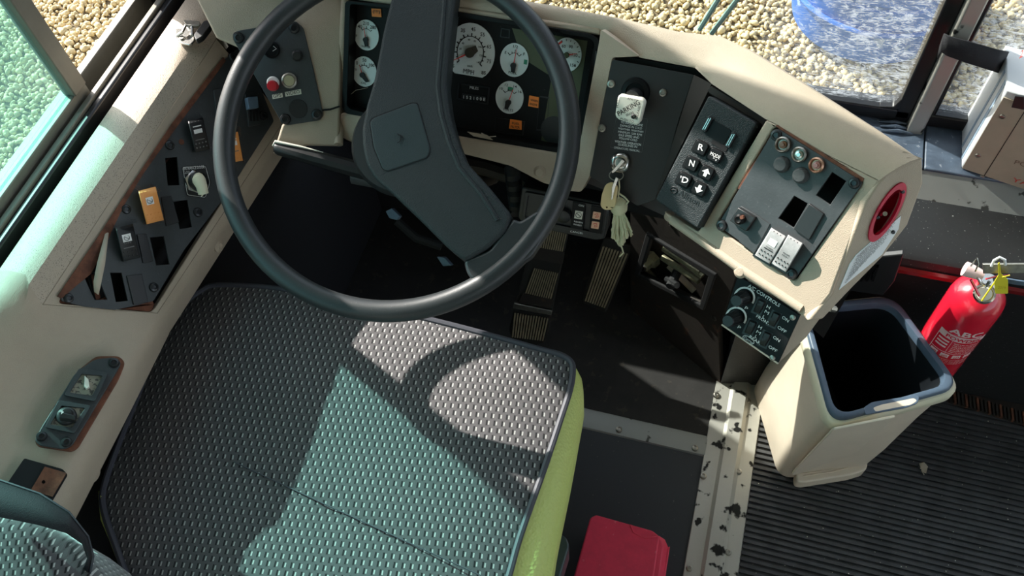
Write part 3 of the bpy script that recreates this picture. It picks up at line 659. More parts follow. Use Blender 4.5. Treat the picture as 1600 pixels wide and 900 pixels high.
# slide control
b = B(); b.slab(Ps, roundpoly([(383,146),(402,143),(408,194),(389,198)],2), .006, .004); o = b.out('slide_frame', m_plate, lp, bev=.0008)
b = B(); b.slab(Ps, [(386,152),(403,150),(405,168),(389,170)], .012, .008); k = b.out('slide_knob', m_bluegrey, lp, bev=.001); k['label'] = 'faded blue slide knob'
for i in range(3):
    b = B(); b.slab(Ps, [(390+i*5,172),(393+i*5,172),(394+i*5,189),(391+i*5,189)], .0068, .001); b.out('slot', m_firewall, o)
b = B(); b.slab(Ps, roundpoly([(334,140),(352,137),(356,180),(338,184)],2), .005, .003); b.out('slide_frame', m_plate, lp, bev=.0008)
# entrance door knob
b = B(); b.slab(Ps, roundpoly([(284,260),(322,258),(330,285),(322,310),(292,306)],3), .0032, .0012); o = b.out('door_label', m_ink, lp)
b = B(); b.txt('ENTRANCE DOOR', Ps, (287,266), (320,263), 5, .0036, .02); b.txt('CLOSE', Ps, (287,272), (297,271), 4, .0036); b.out('lettering', m_white, o)
b = B(); b.tube([Ps.P(x,y,.0034) for x,y in roundpoly([(285.5,261.5),(321,259.5),(328,285),(321,308.5),(293,304.5)],3)], .0003, 4, True); b.out('border', m_white, o)
c = Ps.P(305,285,.003); k = Ps.s_(305,285)
b = B(); b.lathe(c, Ps.n, [(0,0),(19*k,0),(19*k,.004),(14*k,.006),(0,.006)], 6); b.out('hex_nut', m_chrome, lp)
b = B(); b.lathe(c, Ps.n, [(0,0),(15*k,0),(15*k,.012),(12.5*k,.014),(12*k,.012),(0,.011)], 28); b.out('knob_collar', m_black, lp)
b = B(); f = L2(Ps, 309, 280, 0)
nn = [((-6,-4),.016),((-4,4),.018),((3,14),.020),((8,24),.019)]
b.tube([Ps.P(309,279,.012), Ps.P(311,282,.020), Ps.P(315,291,.022), Ps.P(318,303,.020)], .006, 12, rs=[.0085,.0085,.0072,.0066]); ko = b.out('selector_knob', m_cream, lp); ko['label'] = 'cream pointer knob'
for i in range(6):
    b = B(); t = .3+i*.11; a = Ps.P(311,282,.020).lerp(Ps.P(318,305,.020), t); b.tube([a-Ps.u*.0065+Ps.n*.002, a+Ps.n*.0072, a+Ps.u*.0065+Ps.n*.002], .0007, 5); b.out('grip_ridge', m_cream, ko)
# ---- mirror control panel on the armrest
Pm = Pl(Vector((-.70,0,.708)), Vector((-.628,0,.668)), Vector((-.70,.3,.708)))
mp = thing('mirror_control_panel', 'small worn panel with two square rotary controls on the left armrest', 'switch panel', Pm.P(120,640))
b = B(); b.slab(Pm, roundpoly([(54,690),(62,672),(120,580),(150,556),(186,556),(196,566),(186,592),(122,700),(112,706),(60,698)],8), .003, .004); b.out('rust_stain_plate', m_rust, mp, bev=.001)
b = B(); b.slab(Pm, roundpoly([(54,688),(63,670),(118,582),(148,561),(180,558),(190,566),(184,578),(113,696),(100,702),(62,696)],9), .007, .004); b.out('face_plate', m_plate, mp, bev=.0008)
for q in ((178,567),(65,682),(104,691)): screw(Pm, q[0], q[1], 8, mp, h=.007)
for i, q in enumerate(([(124,576),(168,583),(148,626),(101,617)], [(92,626),(141,634),(116,676),(71,667)])):
    fr_ = inset(roundpoly(q,4), -1); b = B(); b.slab(Pm, fr_, .011, .005, [inset(roundpoly(q,4), 8)]); o = b.out('control_frame', m_plate, mp, bev=.001)
    b = B(); b.slab(Pm, inset(q, 7), .0078, .001); b.out('legend_plate', m_bluestripe if 0 else mat('worn_legend', (.28,.27,.21), .45, spots=.8, sscale=260, scol=(.03,.03,.03,1), thr=.55), o)
    cx = sum(p[0] for p in q)/4; cy = sum(p[1] for p in q)/4
    if i == 0:
        b = B(); b.prism([Pm.P(cx+a,cy+c_,.014) for a, c_ in ((-3,-14),(3,-8),(5,4),(0,7),(-4,2))], -Pm.n*.006); b.out('pointer', m_label, o, bev=.0008)
    else:
        b = B(); k = Pm.s_(cx,cy); b.lathe(Pm.P(cx-1,cy,.008), Pm.n, [(0,0),(15*k,0),(14*k,.004),(9*k,.006),(8*k,.016),(0,.017)], 20); b.prism([Pm.P(cx+a,cy+c_,.028) for a, c_ in ((-14,-8),(12,-2),(14,6),(-12,2))], -Pm.n*.014); b.out('knob', m_black, o, bev=.001)
        b = B(); b.face([Pm.P(cx-9,cy-9,.0285),Pm.P(cx-5,cy-7,.0285),Pm.P(cx-10,cy-3,.0285)]); b.out('knob_mark', m_white, o)
# bracket opening further back
bo = thing('rusty_bracket', 'rusty drilled bracket in a dark opening at the rear of the armrest', 'bracket', V(75,745,.655))
Pq = Pl(Vector((-.70,0,.707)), Vector((-.628,0,.666)), Vector((-.70,.3,.707)))
b = B(); b.slab(Pq, roundpoly([(8,760),(38,716),(98,733),(106,742),(72,800),(0,790)],3), .001, .001); b.out('opening', m_firewall, bo)
b = B(); b.slab(Pq, [(70,729),(104,739),(82,776),(48,766)], .003, .002, [[(64+6*math.cos(a)*.5+4, 753+3*math.sin(a)) for a in np.linspace(0,2*math.pi,10,endpoint=False)]]); b.out('bracket_plate', m_rust, bo)
# ---- window latch
wl = thing('window_latch', 'chrome and black latch lying on the ledge by the side window', 'latch', V(300,50,.77))
Pt = Pl(V(290,60,.768), V(310,60,.768), V(290,40,.768))
b = B(); b.slab(Pt, roundpoly([(273,58),(274,45),(284,44),(288,36),(296,40),(303,50),(304,62),(297,70),(286,68),(276,64)],3), .004, .003); b.out('catch_plate', m_chrome, wl, bev=.001)
b = B(); b.tube([Pt.P(276,56,.006),Pt.P(285,50,.010),Pt.P(290,40,.012),Pt.P(300,42,.010),Pt.P(300,56,.008)], .0022, 8); b.out('spring', m_chrome, wl)
b = B(); b.slab(Pt, roundpoly([(286,31),(312,33),(312,40),(290,38)],2), .010, .006); b.out('hinge_bar', m_dullsteel, wl, bev=.001)
b = B(); b.slab(Pt, roundpoly([(302,54),(318,32),(327,31),(329,40),(316,57),(306,63)],3), .014, .008); b.out('grip', m_black, wl, bev=.002)
b = B(); b.cyl(Pt.P(284,60,.004), Pt.n, .0035, .002, seg=12); b.out('rivet', m_dullsteel, wl)
# ---- GPS / VIDEO panel
gp = thing('button_panel', 'black panel with red and brass push buttons labelled GPS and VIDEO', 'switch panel', Pg.P(450,110))
b = B(); b.slab(Pg, roundpoly([(363,52),(372,48),(462,33),(474,44),(490,110),(505,180),(500,188),(448,196),(438,188),(400,122),(364,62)],4), .003, .003); b.out('face_plate', m_plate, gp, bev=.0006)
for q in ((373,59),(460,44),(446,186),(495,179)): screw(Pg, q[0], q[1], 8.5, gp, h=.003)
def ringed(pl, x, y, prof, m, parent, name, seg=28, h=0):
    k = pl.s_(x, y); b = B(); b.lathe(pl.P(x,y,h), pl.n, [(r*k, z) for r, z in prof], seg); return b.out(name, m, parent)
ringed(Pg, 425, 78, [(0,0),(13,0),(13,.003),(11,.005),(10,.003),(0,.003)], m_blackg, gp, 'power_socket', h=.003)
b = B(); b.tube([Pg.P(427,72,.0065),Pg.P(432,76,.0065),Pg.P(426,80,.0065)], .0004, 4); b.out('symbol', m_white, gp)
ringed(Pg, 465, 87, [(0,0),(9,0),(9,.003),(6,.006),(0,.006)], m_black, gp, 'blank_plug', 10, .003)
ringed(Pg, 427, 129, [(0,0),(9.5,0),(9.5,.003),(7.5,.005),(0,.005)], m_white, gp, 'button_collar', h=.003)
o = ringed(Pg, 427.5, 134, [(0,0),(8.3,0),(8.3,.009),(7,.012),(0,.0125)], m_redbtn, gp, 'push_button', h=.004); o['label'] = 'red push button'
ringed(Pg, 452.5, 126, [(0,0),(12,0),(12,.003),(10.5,.004),(9,.0042),(8.6,.003),(0,.003)], m_dullsteel, gp, 'button_collar', h=.003)
o = ringed(Pg, 452.5, 126, [(0,0),(8.2,0),(8.2,.0035),(0,.0038)], mat('brass_button', (.55,.52,.36), .35, .6), gp, 'push_button', h=.004); o['label'] = 'brass push button'
for w_, q, p1, p2 in (('GPS', [(425,148),(441,145),(442,152),(426,155)], (427.5,153.3),(440,150.7)), ('VIDEO', [(445,144),(470,139),(471,147),(446,151)], (447.5,149.6),(469,145.4))):
    b = B(); b.slab(Pg, q, .0036, .0006); o = b.out('tape_label', m_label, gp); b = B(); b.txt(w_, Pg, p1, p2, 5.2, .004); b.out('lettering', m_ink, o)
ringed(Pg, 466, 170, [(0,0),(14.5,0),(14.3,.0008),(0,.0008)], m_black, gp, 'blank_disc', h=.003)
# ---- instrument cluster
ic = thing('instrument_cluster', 'black instrument cluster with white round gauges behind the steering wheel', 'instrument cluster', Pc.P(735,120))
bez = roundpoly([(539,1),(700,16),(867,44),(926,54),(937,63),(904,243),(867,238),(720,214),(590,188),(541,178),(534,170)], 7)
binn = roundpoly([(547,6),(700,24),(860,49),(921,60),(929,68),(897,232),(864,230),(720,206),(592,181),(548,171),(542,165)], 5)
b = B(); b.slab(Pc, bez, .008, .026, [binn]); b.out('bezel', m_blackg, ic, bev=.0015)
b = B(); b.slab(Pc, bez, -.014, .004); b.out('face', m_face, ic)
b = B(); b.slab(Pc, [(800,44),(918,64),(893,230),(845,222),(862,120),(815,90)][:], -.0136, .0004); b.out('olive_film', m_olive, ic)
def dial(cx, cy, rpx, arc, ticks, nums, name, ptr, unit, flat=False, hub=1.0, extra=None, numr=.0, sub=0, ang0=0, uo=(0,.78), rim=1.05):
    h = -.0120; k = Pc.s_(cx, cy); r = rpx*k; c = Pc.P(cx, cy, h)
    # gauge angles: degrees clockwise from image up
    def at(a, rr, dh=0): a = math.radians(a+ang0); return c+(Pc.u*math.sin(a)*.93+Pc.v*math.cos(a)*rim)*r*rr+Pc.n*dh
    n = 40; pts = []
    for i in range(n):
        a = 360*i/n; p = at(a, 1)
        if flat and math.cos(math.radians(a)) < -.80: p = at(a, .80/abs(math.cos(math.radians(a))))
        pts.append(p)
    b = B(); b.prism(pts, -Pc.n*.0015); d = b.out('dial', m_dial, ic); d['label'] = name
    b = B()
    if arc: b.tube([at(a, arc[2], .0004) for a in np.linspace(arc[0], arc[1], 24)], r*.018, 4)
    for a, l in ticks: b.tube([at(a, arc[2] if arc else .80, .0004), at(a, (arc[2] if arc else .80)+l, .0004)], r*.022, 4)
    for s_, a, rr, hh in nums:
        p = at(a, rr, .0005); wv = Pc.u*(hh*r*.62*len(s_)); b.txtw(s_, p-wv*.5-Pc.v*hh*r*.5, wv, Pc.n, hh*r, .02)
    if unit:
        p = c+Pc.v*(-uo[1]*r*rim)+Pc.n*.0005; wv = Pc.u*(.14*r*len(unit)); b.txtw(unit, p-wv*.5-Pc.v*.05*r, wv, Pc.n, .15*r if not flat else .17*r, .03)
    b.out('markings', m_ink, d)
    return d, at, c, r
def needle(d, at, c, r, a, L, ho=(0,0), hubm=m_ink, tail=None):
    hc = at(ho[0], ho[1], .001); b = B(); tip = at(a, L, .003); q = (tip-hc).normalized(); sd_ = q.cross(Pc.n)
    b.prism([hc+sd_*r*.035+Pc.n*.002, tip+sd_*r*.012, tip-sd_*r*.012, hc-sd_*r*.035+Pc.n*.002], -Pc.n*.0005); b.out('needle', m_red, d)
    b = B(); b.cyl(hc, Pc.n, r*.18, .0035, seg=20)
    if tail is not None:
        t = at(tail, .72 if ho[1] else .32, .003); b.prism([hc+sd_*r*.17+Pc.n*.003, hc-sd_*r*.17+Pc.n*.003, t-sd_*r*.11, t+sd_*r*.11], -Pc.n*.002)
    b.out('needle_hub', hubm, d)
T5 = [(-48,.16),(0,.16),(48,.16)]
d = dial(572.5, 55, 22.5, (-48,38,.42), T5, [('140',-50,.78,.24),('210',-4,.76,.24),('280',42,.78,.24),('F',-100,.8,.18)], 'water temperature gauge', 0, 'WATER', numr=.7); needle(*d, -18, .55, (175,.28), tail=172)
d = dial(569, 112, 22.5, (-48,48,.42), [(-48,.16),(-24,.1),(0,.16),(24,.1),(48,.16)], [('0',-50,.78,.24),('50',0,.76,.24),('100',50,.80,.22),('PSI',-85,.74,.15)], 'oil pressure gauge', 0, 'OIL'); needle(*d, -38, .55, (200,.22), tail=150)
nums = [('25',-68,.80,.135),('35',-28,.80,.135),('45',3,.80,.135),('55',33,.80,.135),('65',68,.80,.135),('75',104,.82,.135),('85',135,.88,.135),('15',-100,.8,.135),('5',-130,.86,.135),('20',-80,.43,.07),('40',-50,.43,.07),('60',-12,.44,.07),('80',20,.44,.07),('100',58,.45,.07),('120',95,.47,.07),('140',128,.47,.07),('km/h',176,.47,.08)]
tk = [(a, .11 if i % 2 == 0 else .06) for i, a in enumerate(np.linspace(-128, 128, 17))]
d = dial(735, 82, 43, (-128,128,.55), tk, nums, 'speedometer', 0, 'MPH', flat=True, uo=(0,.70)); needle(*d, -118, .72, (0,0), mat('needle_hub_brown', (.06,.05,.035), .5), tail=55)
d = dial(803.5, 94, 25, (-52,48,.42), [(-52,.2),(-26,.1),(0,.2),(24,.1),(48,.18)], [('E',-60,.75,.17),('1/2',0,.80,.17),('F',55,.78,.17)], 'fuel gauge', 0, 'FUEL'); needle(*d, 10, .72, (178,.30), tail=178)
b = B(); b.slab(Pc, [(819,93),(824,94),(823,101),(818,100)], -.0114, .0003); b.out('fuel_symbol', m_green, d[0])
d = dial(796, 152.5, 24.5, (-52,48,.42), [(-52,.2),(-18,.14),(20,.14),(48,.2)], [('10',-54,.80,.17),('12',-22,.80,.17),('14',24,.80,.17),('16',56,.84,.17)], 'voltmeter', 0, 'VOLTS'); needle(*d, 22, .62, (182,.28), tail=190)
b = B(); b.loft([[d[1](a, .46, .0003) for a in np.linspace(-18,20,8)], [d[1](a, .66, .0003) for a in np.linspace(-18,20,8)]]); b.out('green_band', m_green, d[0])
d = dial(885.5, 86, 25.5, None, [(a,.12) for a in np.arange(-70,140,20)], [('60',-30,.55,.2),('90',22,.55,.2),('120',82,.55,.19),('150',135,.74,.19)], 'air pressure gauge', 0, None); needle(*d, 74, .72, (0,0), mat('needle_hub_olive', (.05,.055,.02), .5))
b = B(); b.loft([[d[1](a, .78, .0003) for a in np.linspace(-55,-30,8)], [d[1](a, .9, .0003) for a in np.linspace(-55,-30,8)]]); b.out('red_band', m_red, d[0])
b = B(); b.slab(Pc, roundpoly([(716,129),(766,136),(763,164),(713,155)],2), -.0128, .0006, [[(718,132),(763,138),(760,161),(716,153)]]); b.slab(Pc, [(722,146),(759,151),(758,159),(721,153)], -.0126, .0006); o = b.out('odometer', m_black, ic)
b = B(); b.txt('MILES', Pc, (734,138.5), (747.5,140.5), 4.2, -.0124, .03); b.txt('152100E', Pc, (724,154), (758,158), 5, -.0122, .02, 1.6); b.out('lettering', m_white, o)
for q, wds in (([(580,13),(595,14),(596,27),(581,26)], [('(!!!)',(582.5,21.5),(594,22.5),6)]), ([(827,149),(842,152),(841,169),(825,166)], [('WARN',(829,158),(840,160),3.5),('ENGINE',(827.5,164),(839.5,166),3.5)]), ([(797,186),(815,189),(815,203),(795,201)], [('FUEL',(800,194),(812,195.5),3.5),('FILTER',(798,199.5),(812,201),3.5)])):
    b = B(); b.slab(Pc, q, -.0120, .001); o = b.out('telltale', m_lampor, ic, bev=.0003)
    b = B(); [b.txt(a_, Pc, p1, p2, hh, -.0114, .01) for a_, p1, p2, hh in wds]; b.out('lettering', m_ink, o)
for q in ([(783,44),(797,46),(796,60),(781,58)], [(773,183),(820,190),(817,212),(772,206)], [(843,150),(858,152),(855,205),(838,204)]):
    b = B(); b.slab(Pc, q, -.0134, .0006, [inset(q,2)]); b.out('blank_window', m_black, ic)
ringed(Pc, 866, 203, [(0,0),(22,0),(22,.0006),(21,.0006),(0,.0003)], m_black, ic, 'blank_disc', h=-.0138)
b = B(); b.tube([Pc.P(545,150,-.004), Pc.P(556,141,-.004), Pc.P(575,137,-.004)], .0003, 4); b.tube([Pc.P(541,148,-.004), Pc.P(556,177,-.004)], .0004, 4); b.out('crack', m_boxtan, ic)
b = B(); b.slab(Pc, [(730,206),(760,211),(770,219),(740,213)], .0095, .002); b.tube([Pc.P(752,208,.0095),Pc.P(764,214,.010),Pc.P(775,213,.009)], .0008, 5); b.out('frayed_cable', m_boxtan, ic)
# ---- parking brake plate
pk = thing('parking_brake_panel', 'black plate with yellowed square PARKING knob and ignition switch', 'switch panel', Pp.P(1000,190))
b = B(); b.slab(Pp, roundpoly([(957,93),(1084,117),(1060,190),(1025,312),(996,322),(921,275),(943,160)],3), .001, .0015); b.out('face_plate', m_black, pk, bev=.0003)
b = B(); b.prism([Pp.P(1084,117,.001), V(1112,131,.828), Pa.P(1023,312,-.004), Pp.P(1023,312,.001)], -Pp.n*.002); b.out('side_plate', m_rustdark, pk)
for q in ((1036,145),(955,131),(941,200)): screw(Pp, q[0], q[1], 6.5, pk, m_dullsteel, .001)
ringed(Pp, 993, 144, [(0,0),(23,0),(21,.003),(15,.004),(14,.002),(0,.002)], m_blackg, pk, 'knob_collar', h=.001)
ringed(Pp, 992, 150, [(0,0),(13,0),(12,.022),(0,.022)], m_black, pk, 'knob_shaft', 20, h=.002)
kq = roundpoly([(968,148),(1003,154),(1008,160),(1000,192),(994,196),(966,187),(961,181),(965,152)], 4)
b = B(); b.slab(Pp, kq, .034, .014); kn = b.out('parking_knob', m_label, pk, bev=.002, seg=3); kn['label'] = 'square yellowed knob lettered PARKING'
b = B(); b.txt('PARKING', Pp, (967,182), (1001,163), 8, .0346, .02); b.txt('APPLY', Pp, (980,155.5), (993,159), 3.4, .0346); b.txt('PUSH TO', Pp, (969,187), (990,192), 3.4, .0346); b.txt('BRAKE', Pp, (979,182), (991,177), 3.5, .0346); b.txt('RELEASE', Pp, (996,187), (1001,166), 3.4, .0346); b.txt('PULL', Pp, (966,168), (968,156), 3.4, .0346); b.tube([Pp.P(990+3*math.cos(a),182+2.5*math.sin(a),.0346) for a in np.linspace(0,2*math.pi,8,endpoint=False)], .0012, 4, True); b.out('lettering', m_ink, kn)
b = B()
for i, (s_, x0, x1) in enumerate((('TO AVOID ENGINE',968,1002),('DAMAGE IN COLD',967,1001),('WEATHER, MAINTAIN',964,1003),('MINIMUM 1200 RPM',964,1001),('IDLE SPEED AND',965,997),('FOLLOW COLD',966,994),('WEATHER OPERATION',959,1000),('GUIDELINES IN',964,994),('OPERATORS MANUAL.',958,999))):
    y0 = 190.5+i*4.9; dy = (x1-x0)*.15; xo = 2-i*.1; b.txt(s_, Pp, (x0+xo,y0+i*.05+2), (x1+xo,y0+dy+2), 3.5, .0016, .02)
b.out('warning_text', m_white, pk)
b = B(); b.tube([Pp.P(x,y,.0014) for x,y in ((964,178),(1012,186),(1003,238),(954,230))], .0002, 4, True); b.out('label_border', m_inkgrey, pk)
ringed(Pp, 970, 254, [(0,0),(16.5,0),(16.5,.004),(14,.007),(11,.008),(9.5,.007),(9,.004),(0,.004)], m_chrome, pk, 'ignition_bezel', h=.001)
ringed(Pp, 970, 253, [(0,0),(7.5,0),(7,.006),(0,.0065)], m_dullsteel, pk, 'ignition_lock', h=.004)
# keys hanging from the ignition
ky = thing('key_bunch', 'ignition key with tan tag and cream yarn tassel hanging under the parking knob', 'keys', Pp.P(962,300,.02))
b = B(); b.prism([Pp.P(x,y,.024) for x,y in ((972,249),(976,252),(962,268),(957,271),(955,268))], -Pp.n*.0025); b.out('ignition_key', m_chrome, ky, bev=.0005)
b = B(); c = Pp.P(962,273,.020); b.tube([Pp.P(963+11*math.cos(a),274+8*math.sin(a),.020+.003*math.sin(a)) for a in np.linspace(0,2*math.pi,20,endpoint=False)], .0007, 6, True); b.out('key_ring', m_dullsteel, ky)
b = B(); b.slab(Pp, roundpoly([(946,288),(956,285),(965,292),(961,322),(955,328),(944,328),(938,322),(940,305)],5), .026, .005, [[(948+1.5*math.cos(a),324+1.5*math.sin(a)) for a in np.linspace(0,2*math.pi,8,endpoint=False)]]); o = b.out('key_tag', m_keytag, ky, bev=.0012); o['label'] = 'worn tan plastic tag'
b = B(); b.prism([Pp.P(x,y,.030) for x,y in ((962,277),(966,279),(961,293),(957,312),(955,312),(956,292))], -Pp.n*.002); b.out('spare_key', m_chrome, ky, bev=.0004)
b = B(); b.tube([Pp.P(967,280,.022),Pp.P(968,292,.020),Pp.P(966,304,.018),Pp.P(967,313,.016)], .0010, 6); b.tube([Pp.P(967,302,.018),Pp.P(976,308,.02),Pp.P(982,315,.02),Pp.P(979,319,.02)], .0011, 6); b.out('cord', m_tassel, ky)
b = B(); b.lathe(Pp.P(967,323,.014), Vector((0,0,1)), [(0,-.013),(.007,-.011),(.0105,-.004),(.0105,.004),(.007,.010),(0,.012)], 20); b.out('tassel_head', m_tassel, ky)
b = B(); rr_ = random.Random(3)
for i in range(85):
    a = rr_.uniform(-1,1); dpt = rr_.uniform(-.008,.012); x0 = 967+a*7; x1 = 969+a*rr_.uniform(9,21)+rr_.uniform(-1,1); yb = 386-abs(a)*22+rr_.uniform(-9,3); pts = []
    for t in np.linspace(0,1,7): pts.append(Pp.P(x0+(x1-x0)*t**.8+rr_.uniform(-1,1)*1.3, 332+(yb-332)*t, .014+dpt*t+.002))
    b.tube(pts, .0011, 5)
b.tube([Pp.P(969,380,.014),Pp.P(972,388,.014),Pp.P(974,395,.014),Pp.P(968,401,.014)], .001, 5)
o = b.out('tassel_strands', m_tassel, ky); o['kind'] = 'stuff'
# ---- gear selector
gs = thing('gear_selector', 'black push button gear selector keypad with R N D keys', 'gear selector', Pa.P(1105,250))
b = B(); b.slab(Pa, roundpoly([(1107,149),(1182,192),(1090,358),(1023,312)],4), .012, .03); b.out('housing', m_pad, gs, bev=.003, seg=3)
b = B(); b.slab(Pa, [(1104,140),(1112,134),(1197,185),(1193,197),(1183,190),(1108,146)], -.004, .004); b.out('mounting_frame', m_rustdark, gs, bev=.001)
b = B(); b.slab(Pa, [(1183,192),(1197,189),(1099,356),(1091,360)], -.012, .004); b.out('side_gap', m_firewall, gs)
fk = 32
def gq(cx, cy, w, h, ang=31): return rrect(cx, cy, w, h, ang, min(w,h)*.18)
b = B(); b.slab(Pa, gq(1121,206,37,26), .0130, .002); o = b.out('display_window', m_blackg, gs)
for q in ((1104,194),(1141,219)):
    b = B(); b.slab(Pa, gq(q[0],q[1],8,25,28), .016, .004); o = b.out('display_clip', m_black, gs, bev=.0006)
    for k in range(2):
        b = B(); b.slab(Pa, gq(q[0]-1.6+3.2*k,q[1]-0.5,1.2,20,28), .0164, .0006); b.out('ridge', m_chrome, o)
b = B(); b.slab(Pa, gq(1124,227,27,8,31), .0128, .0012); b.out('slot', m_firewall, gs)
for cx, cy, s_, kind in ((1094,231,'R',0),(1080,256,'N',0),(1068,281,"'D",0),(1117,243,'MODE',1),(1103,270,'up',2),(1092,295,'down',3)):
    b = B(); b.slab(Pa, gq(cx,cy,24,23,27), .0126, .0012); b.slab(Pa, gq(cx,cy,20,19,27), .0165, .004); o = b.out('key_button', m_blackg, gs, bev=.0008)
    b = B()
    if kind == 0: wd_ = 4.0 if len(s_)==1 else 6.5; b.txt(s_, Pa, (cx-wd_,cy+3.0), (cx+wd_,cy+3.0+wd_*.45), 9.5, .0170, .03)
    elif kind == 1: b.txt('MODE', Pa, (cx-8,cy-1), (cx+7,cy+6), 5.5, .0170, .02); b.txt('^ v', Pa, (cx-4,cy+6), (cx+2,cy+9), 4, .0170)
    else:
        sgn = 1 if kind == 2 else -1; ar = [(-2.5,6),(-2.5,0),(-7,0),(0,-7),(7,0),(2.5,0),(2.5,6)]
        b.prism([Pa.P(*rot2(a, c_*sgn, cx, cy, math.radians(27)), .0172) for a, c_ in ar], -Pa.n*.0003)
    b.out('lettering', m_white, o)
b = B(); b.txt('Allison', Pa, (1058,304), (1090,322), 10, .0126, .02); b.txt('TRANSMISSION', Pa, (1058,313), (1084,328), 3, .0126); b.tube([Pa.P(1052.5+5*math.cos(a),297+5*math.sin(a),.0126) for a in np.linspace(0,2*math.pi,18,endpoint=False)], .0006, 5, True); b.tube([Pa.P(1049,297,.0126),Pa.P(1052,295.5,.0126),Pa.P(1056,298,.0126)], .0006, 5); b.out('moulded_badge', m_black, gs)
# ---- right wing switch panel
rp = thing('switch_panel', 'square grey black switch panel with three indicator lamps on right of dash', 'switch panel', Pw.P(1235,315))
rh = [[(1300,269),(1322,283),(1297,320),(1275,305)], [(1241,306),(1262,318),(1240,356),(1216,341)]]
b = B(); b.slab(Pw, roundpoly([(1212,199),(1349,285),(1240,438),(1121,352)],8), .002, .003, rh); b.out('face_plate', m_plate, rp, bev=.0006)
b = B(); b.slab(Pw, [(1211,197),(1214,195),(1350,279),(1347,284)], .001, .004); b.slab(Pw, [(1190,236),(1193,238),(1155,296),(1152,294)], .001, .004); b.out('rust_edge', m_rust, rp)
for q in ((1213,211),(1335,286),(1128,352),(1237,428)): screw(Pw, q[0], q[1], 9, rp, h=.002)
for i, q in enumerate(((1224.5,226),(1250,241.5),(1277,258))):
    ringed(Pw, *q, [(0,0),(12,0),(12.5,.004),(10.5,.006),(9,.005),(8,.002),(0,.002)], m_dullsteel if i != 2 else mat('coppery_ring', (.55,.33,.22), .35, .9), rp, 'lamp_ring', h=.002)
    o = ringed(Pw, *q, [(0,0),(7,0),(6,.003),(3.5,.0035),(3,.005),(0,.005)], (mat('brown_lens', (.20,.09,.05), .25), m_chrome, mat('pink_lens', (.45,.2,.18), .25))[i], rp, 'lamp_lens', h=.003)
for q in ((1222,257),(1251.5,274)): ringed(Pw, *q, [(0,0),(13,0),(12.5,.003),(9,.006),(0,.0065)], m_gcap, rp, 'rubber_cap', h=.002)
b = B(); b.slab(Pw, [(1264,318),(1287,334),(1264,375),(1240,358)], .005, .004); b.out('blank_cover', m_black, rp, bev=.0006)
b = B(); b.slab(Pw, [(1153,324),(1180,340),(1165,362),(1140,345)], .009, .007); o = b.out('socket_block', m_black, rp, bev=.001)
ringed(Pw, 1158, 342, [(0,0),(8,0),(8,.006),(5,.008),(0,.006)], m_blackg, o, 'socket_tube', h=.009); ringed(Pw, 1161, 339, [(0,0),(3,0),(3,.004),(0,.004)], m_rust, o, 'socket_pin', h=.013)
b = B(); b.slab(Pw, [(1150,330),(1158,322),(1180,335),(1203,350),(1178,396),(1155,378)], .0035, .002); b.out('blank_cover', m_plate, rp, bev=.0004)
m_lampwhite = mat('worn_silver_rocker', (.42,.42,.42), .45, var=.25, vscale=150)
rocker(Pw, 1204, 384, 27, 50, 31, m_lampwhite, rp, 'worn silver rocker', (-.22,-.0,.5), 1, .016, words=[('NOZZLE',.10)], dotm=m_ink)
rocker(Pw, 1230, 396, 27, 52, 31, m_lampwhite, rp, 'worn silver rocker', None, 1, .016, words=[('REAR',.06),('HEAT',.13)], dotm=m_ink, line=False, base=True)
# ---- climate panel
ac = thing('climate_control_panel', 'black panel lettered A/C CONTROLS with two knobs below the right dash', 'switch panel', Pk.P(1188,495))
b = B(); b.slab(Pk, [(1153,430),(1250,493),(1216,567),(1128,506)], .001, .0025); b.out('face_plate', m_blackg, ac, bev=.0004)
b = B(); b.tube([Pk.P(1128,507,0),Pk.P(1216,568,0)], .0014, 6); b.out('bottom_edge', m_bincream, ac)
sp_ = [Pk.P(1249,493,-.001), Vector(V(1302,470,.69)), Vector(V(1260,527,.63)), Pk.P(1215,569,-.001)]
b = B(); b.prism(sp_, Vector((-.004,.004,-.002))); b.out('side_bracket', m_beige, ac, bev=.001)
b = B(); b.txt('A/C CONTROLS', Pk, (1168,448), (1217,480), 5.6, .0016, .03)
for s_, p1, p2 in (('H',(1197,480.5),(1202,483.5)),('M',(1194,488),(1200,492)),('L',(1191,496),(1194,498)),('FRONT',(1181,495.5),(1202,509)),('ON',(1221,497),(1231,504)),('OFF',(1214,512.5),(1227,521)),('H',(1184,512),(1189,515)),('M',(1181,519.5),(1187,523.5)),('L',(1179,527),(1182,529)),('REAR',(1170,527.5),(1187,539)),('ON',(1207,528),(1217,535)),('OFF',(1200,543),(1213,551)),('P',(1163,482),(1167,485)),('P',(1152,512),(1156,515))):
    b.txt(s_, Pk, p1, p2, 5, .0016, .03)
b.tube([Pk.P(*rot2(10*math.cos(a),4.5*math.sin(a),1169.5,531,math.radians(33)),.0016) for a in np.linspace(0,2*math.pi,20,endpoint=False)], .0004, 4, True); b.txt('Carrier', Pk, (1162,528.5), (1176,538), 4, .0016)
b.out('lettering', m_white, ac)
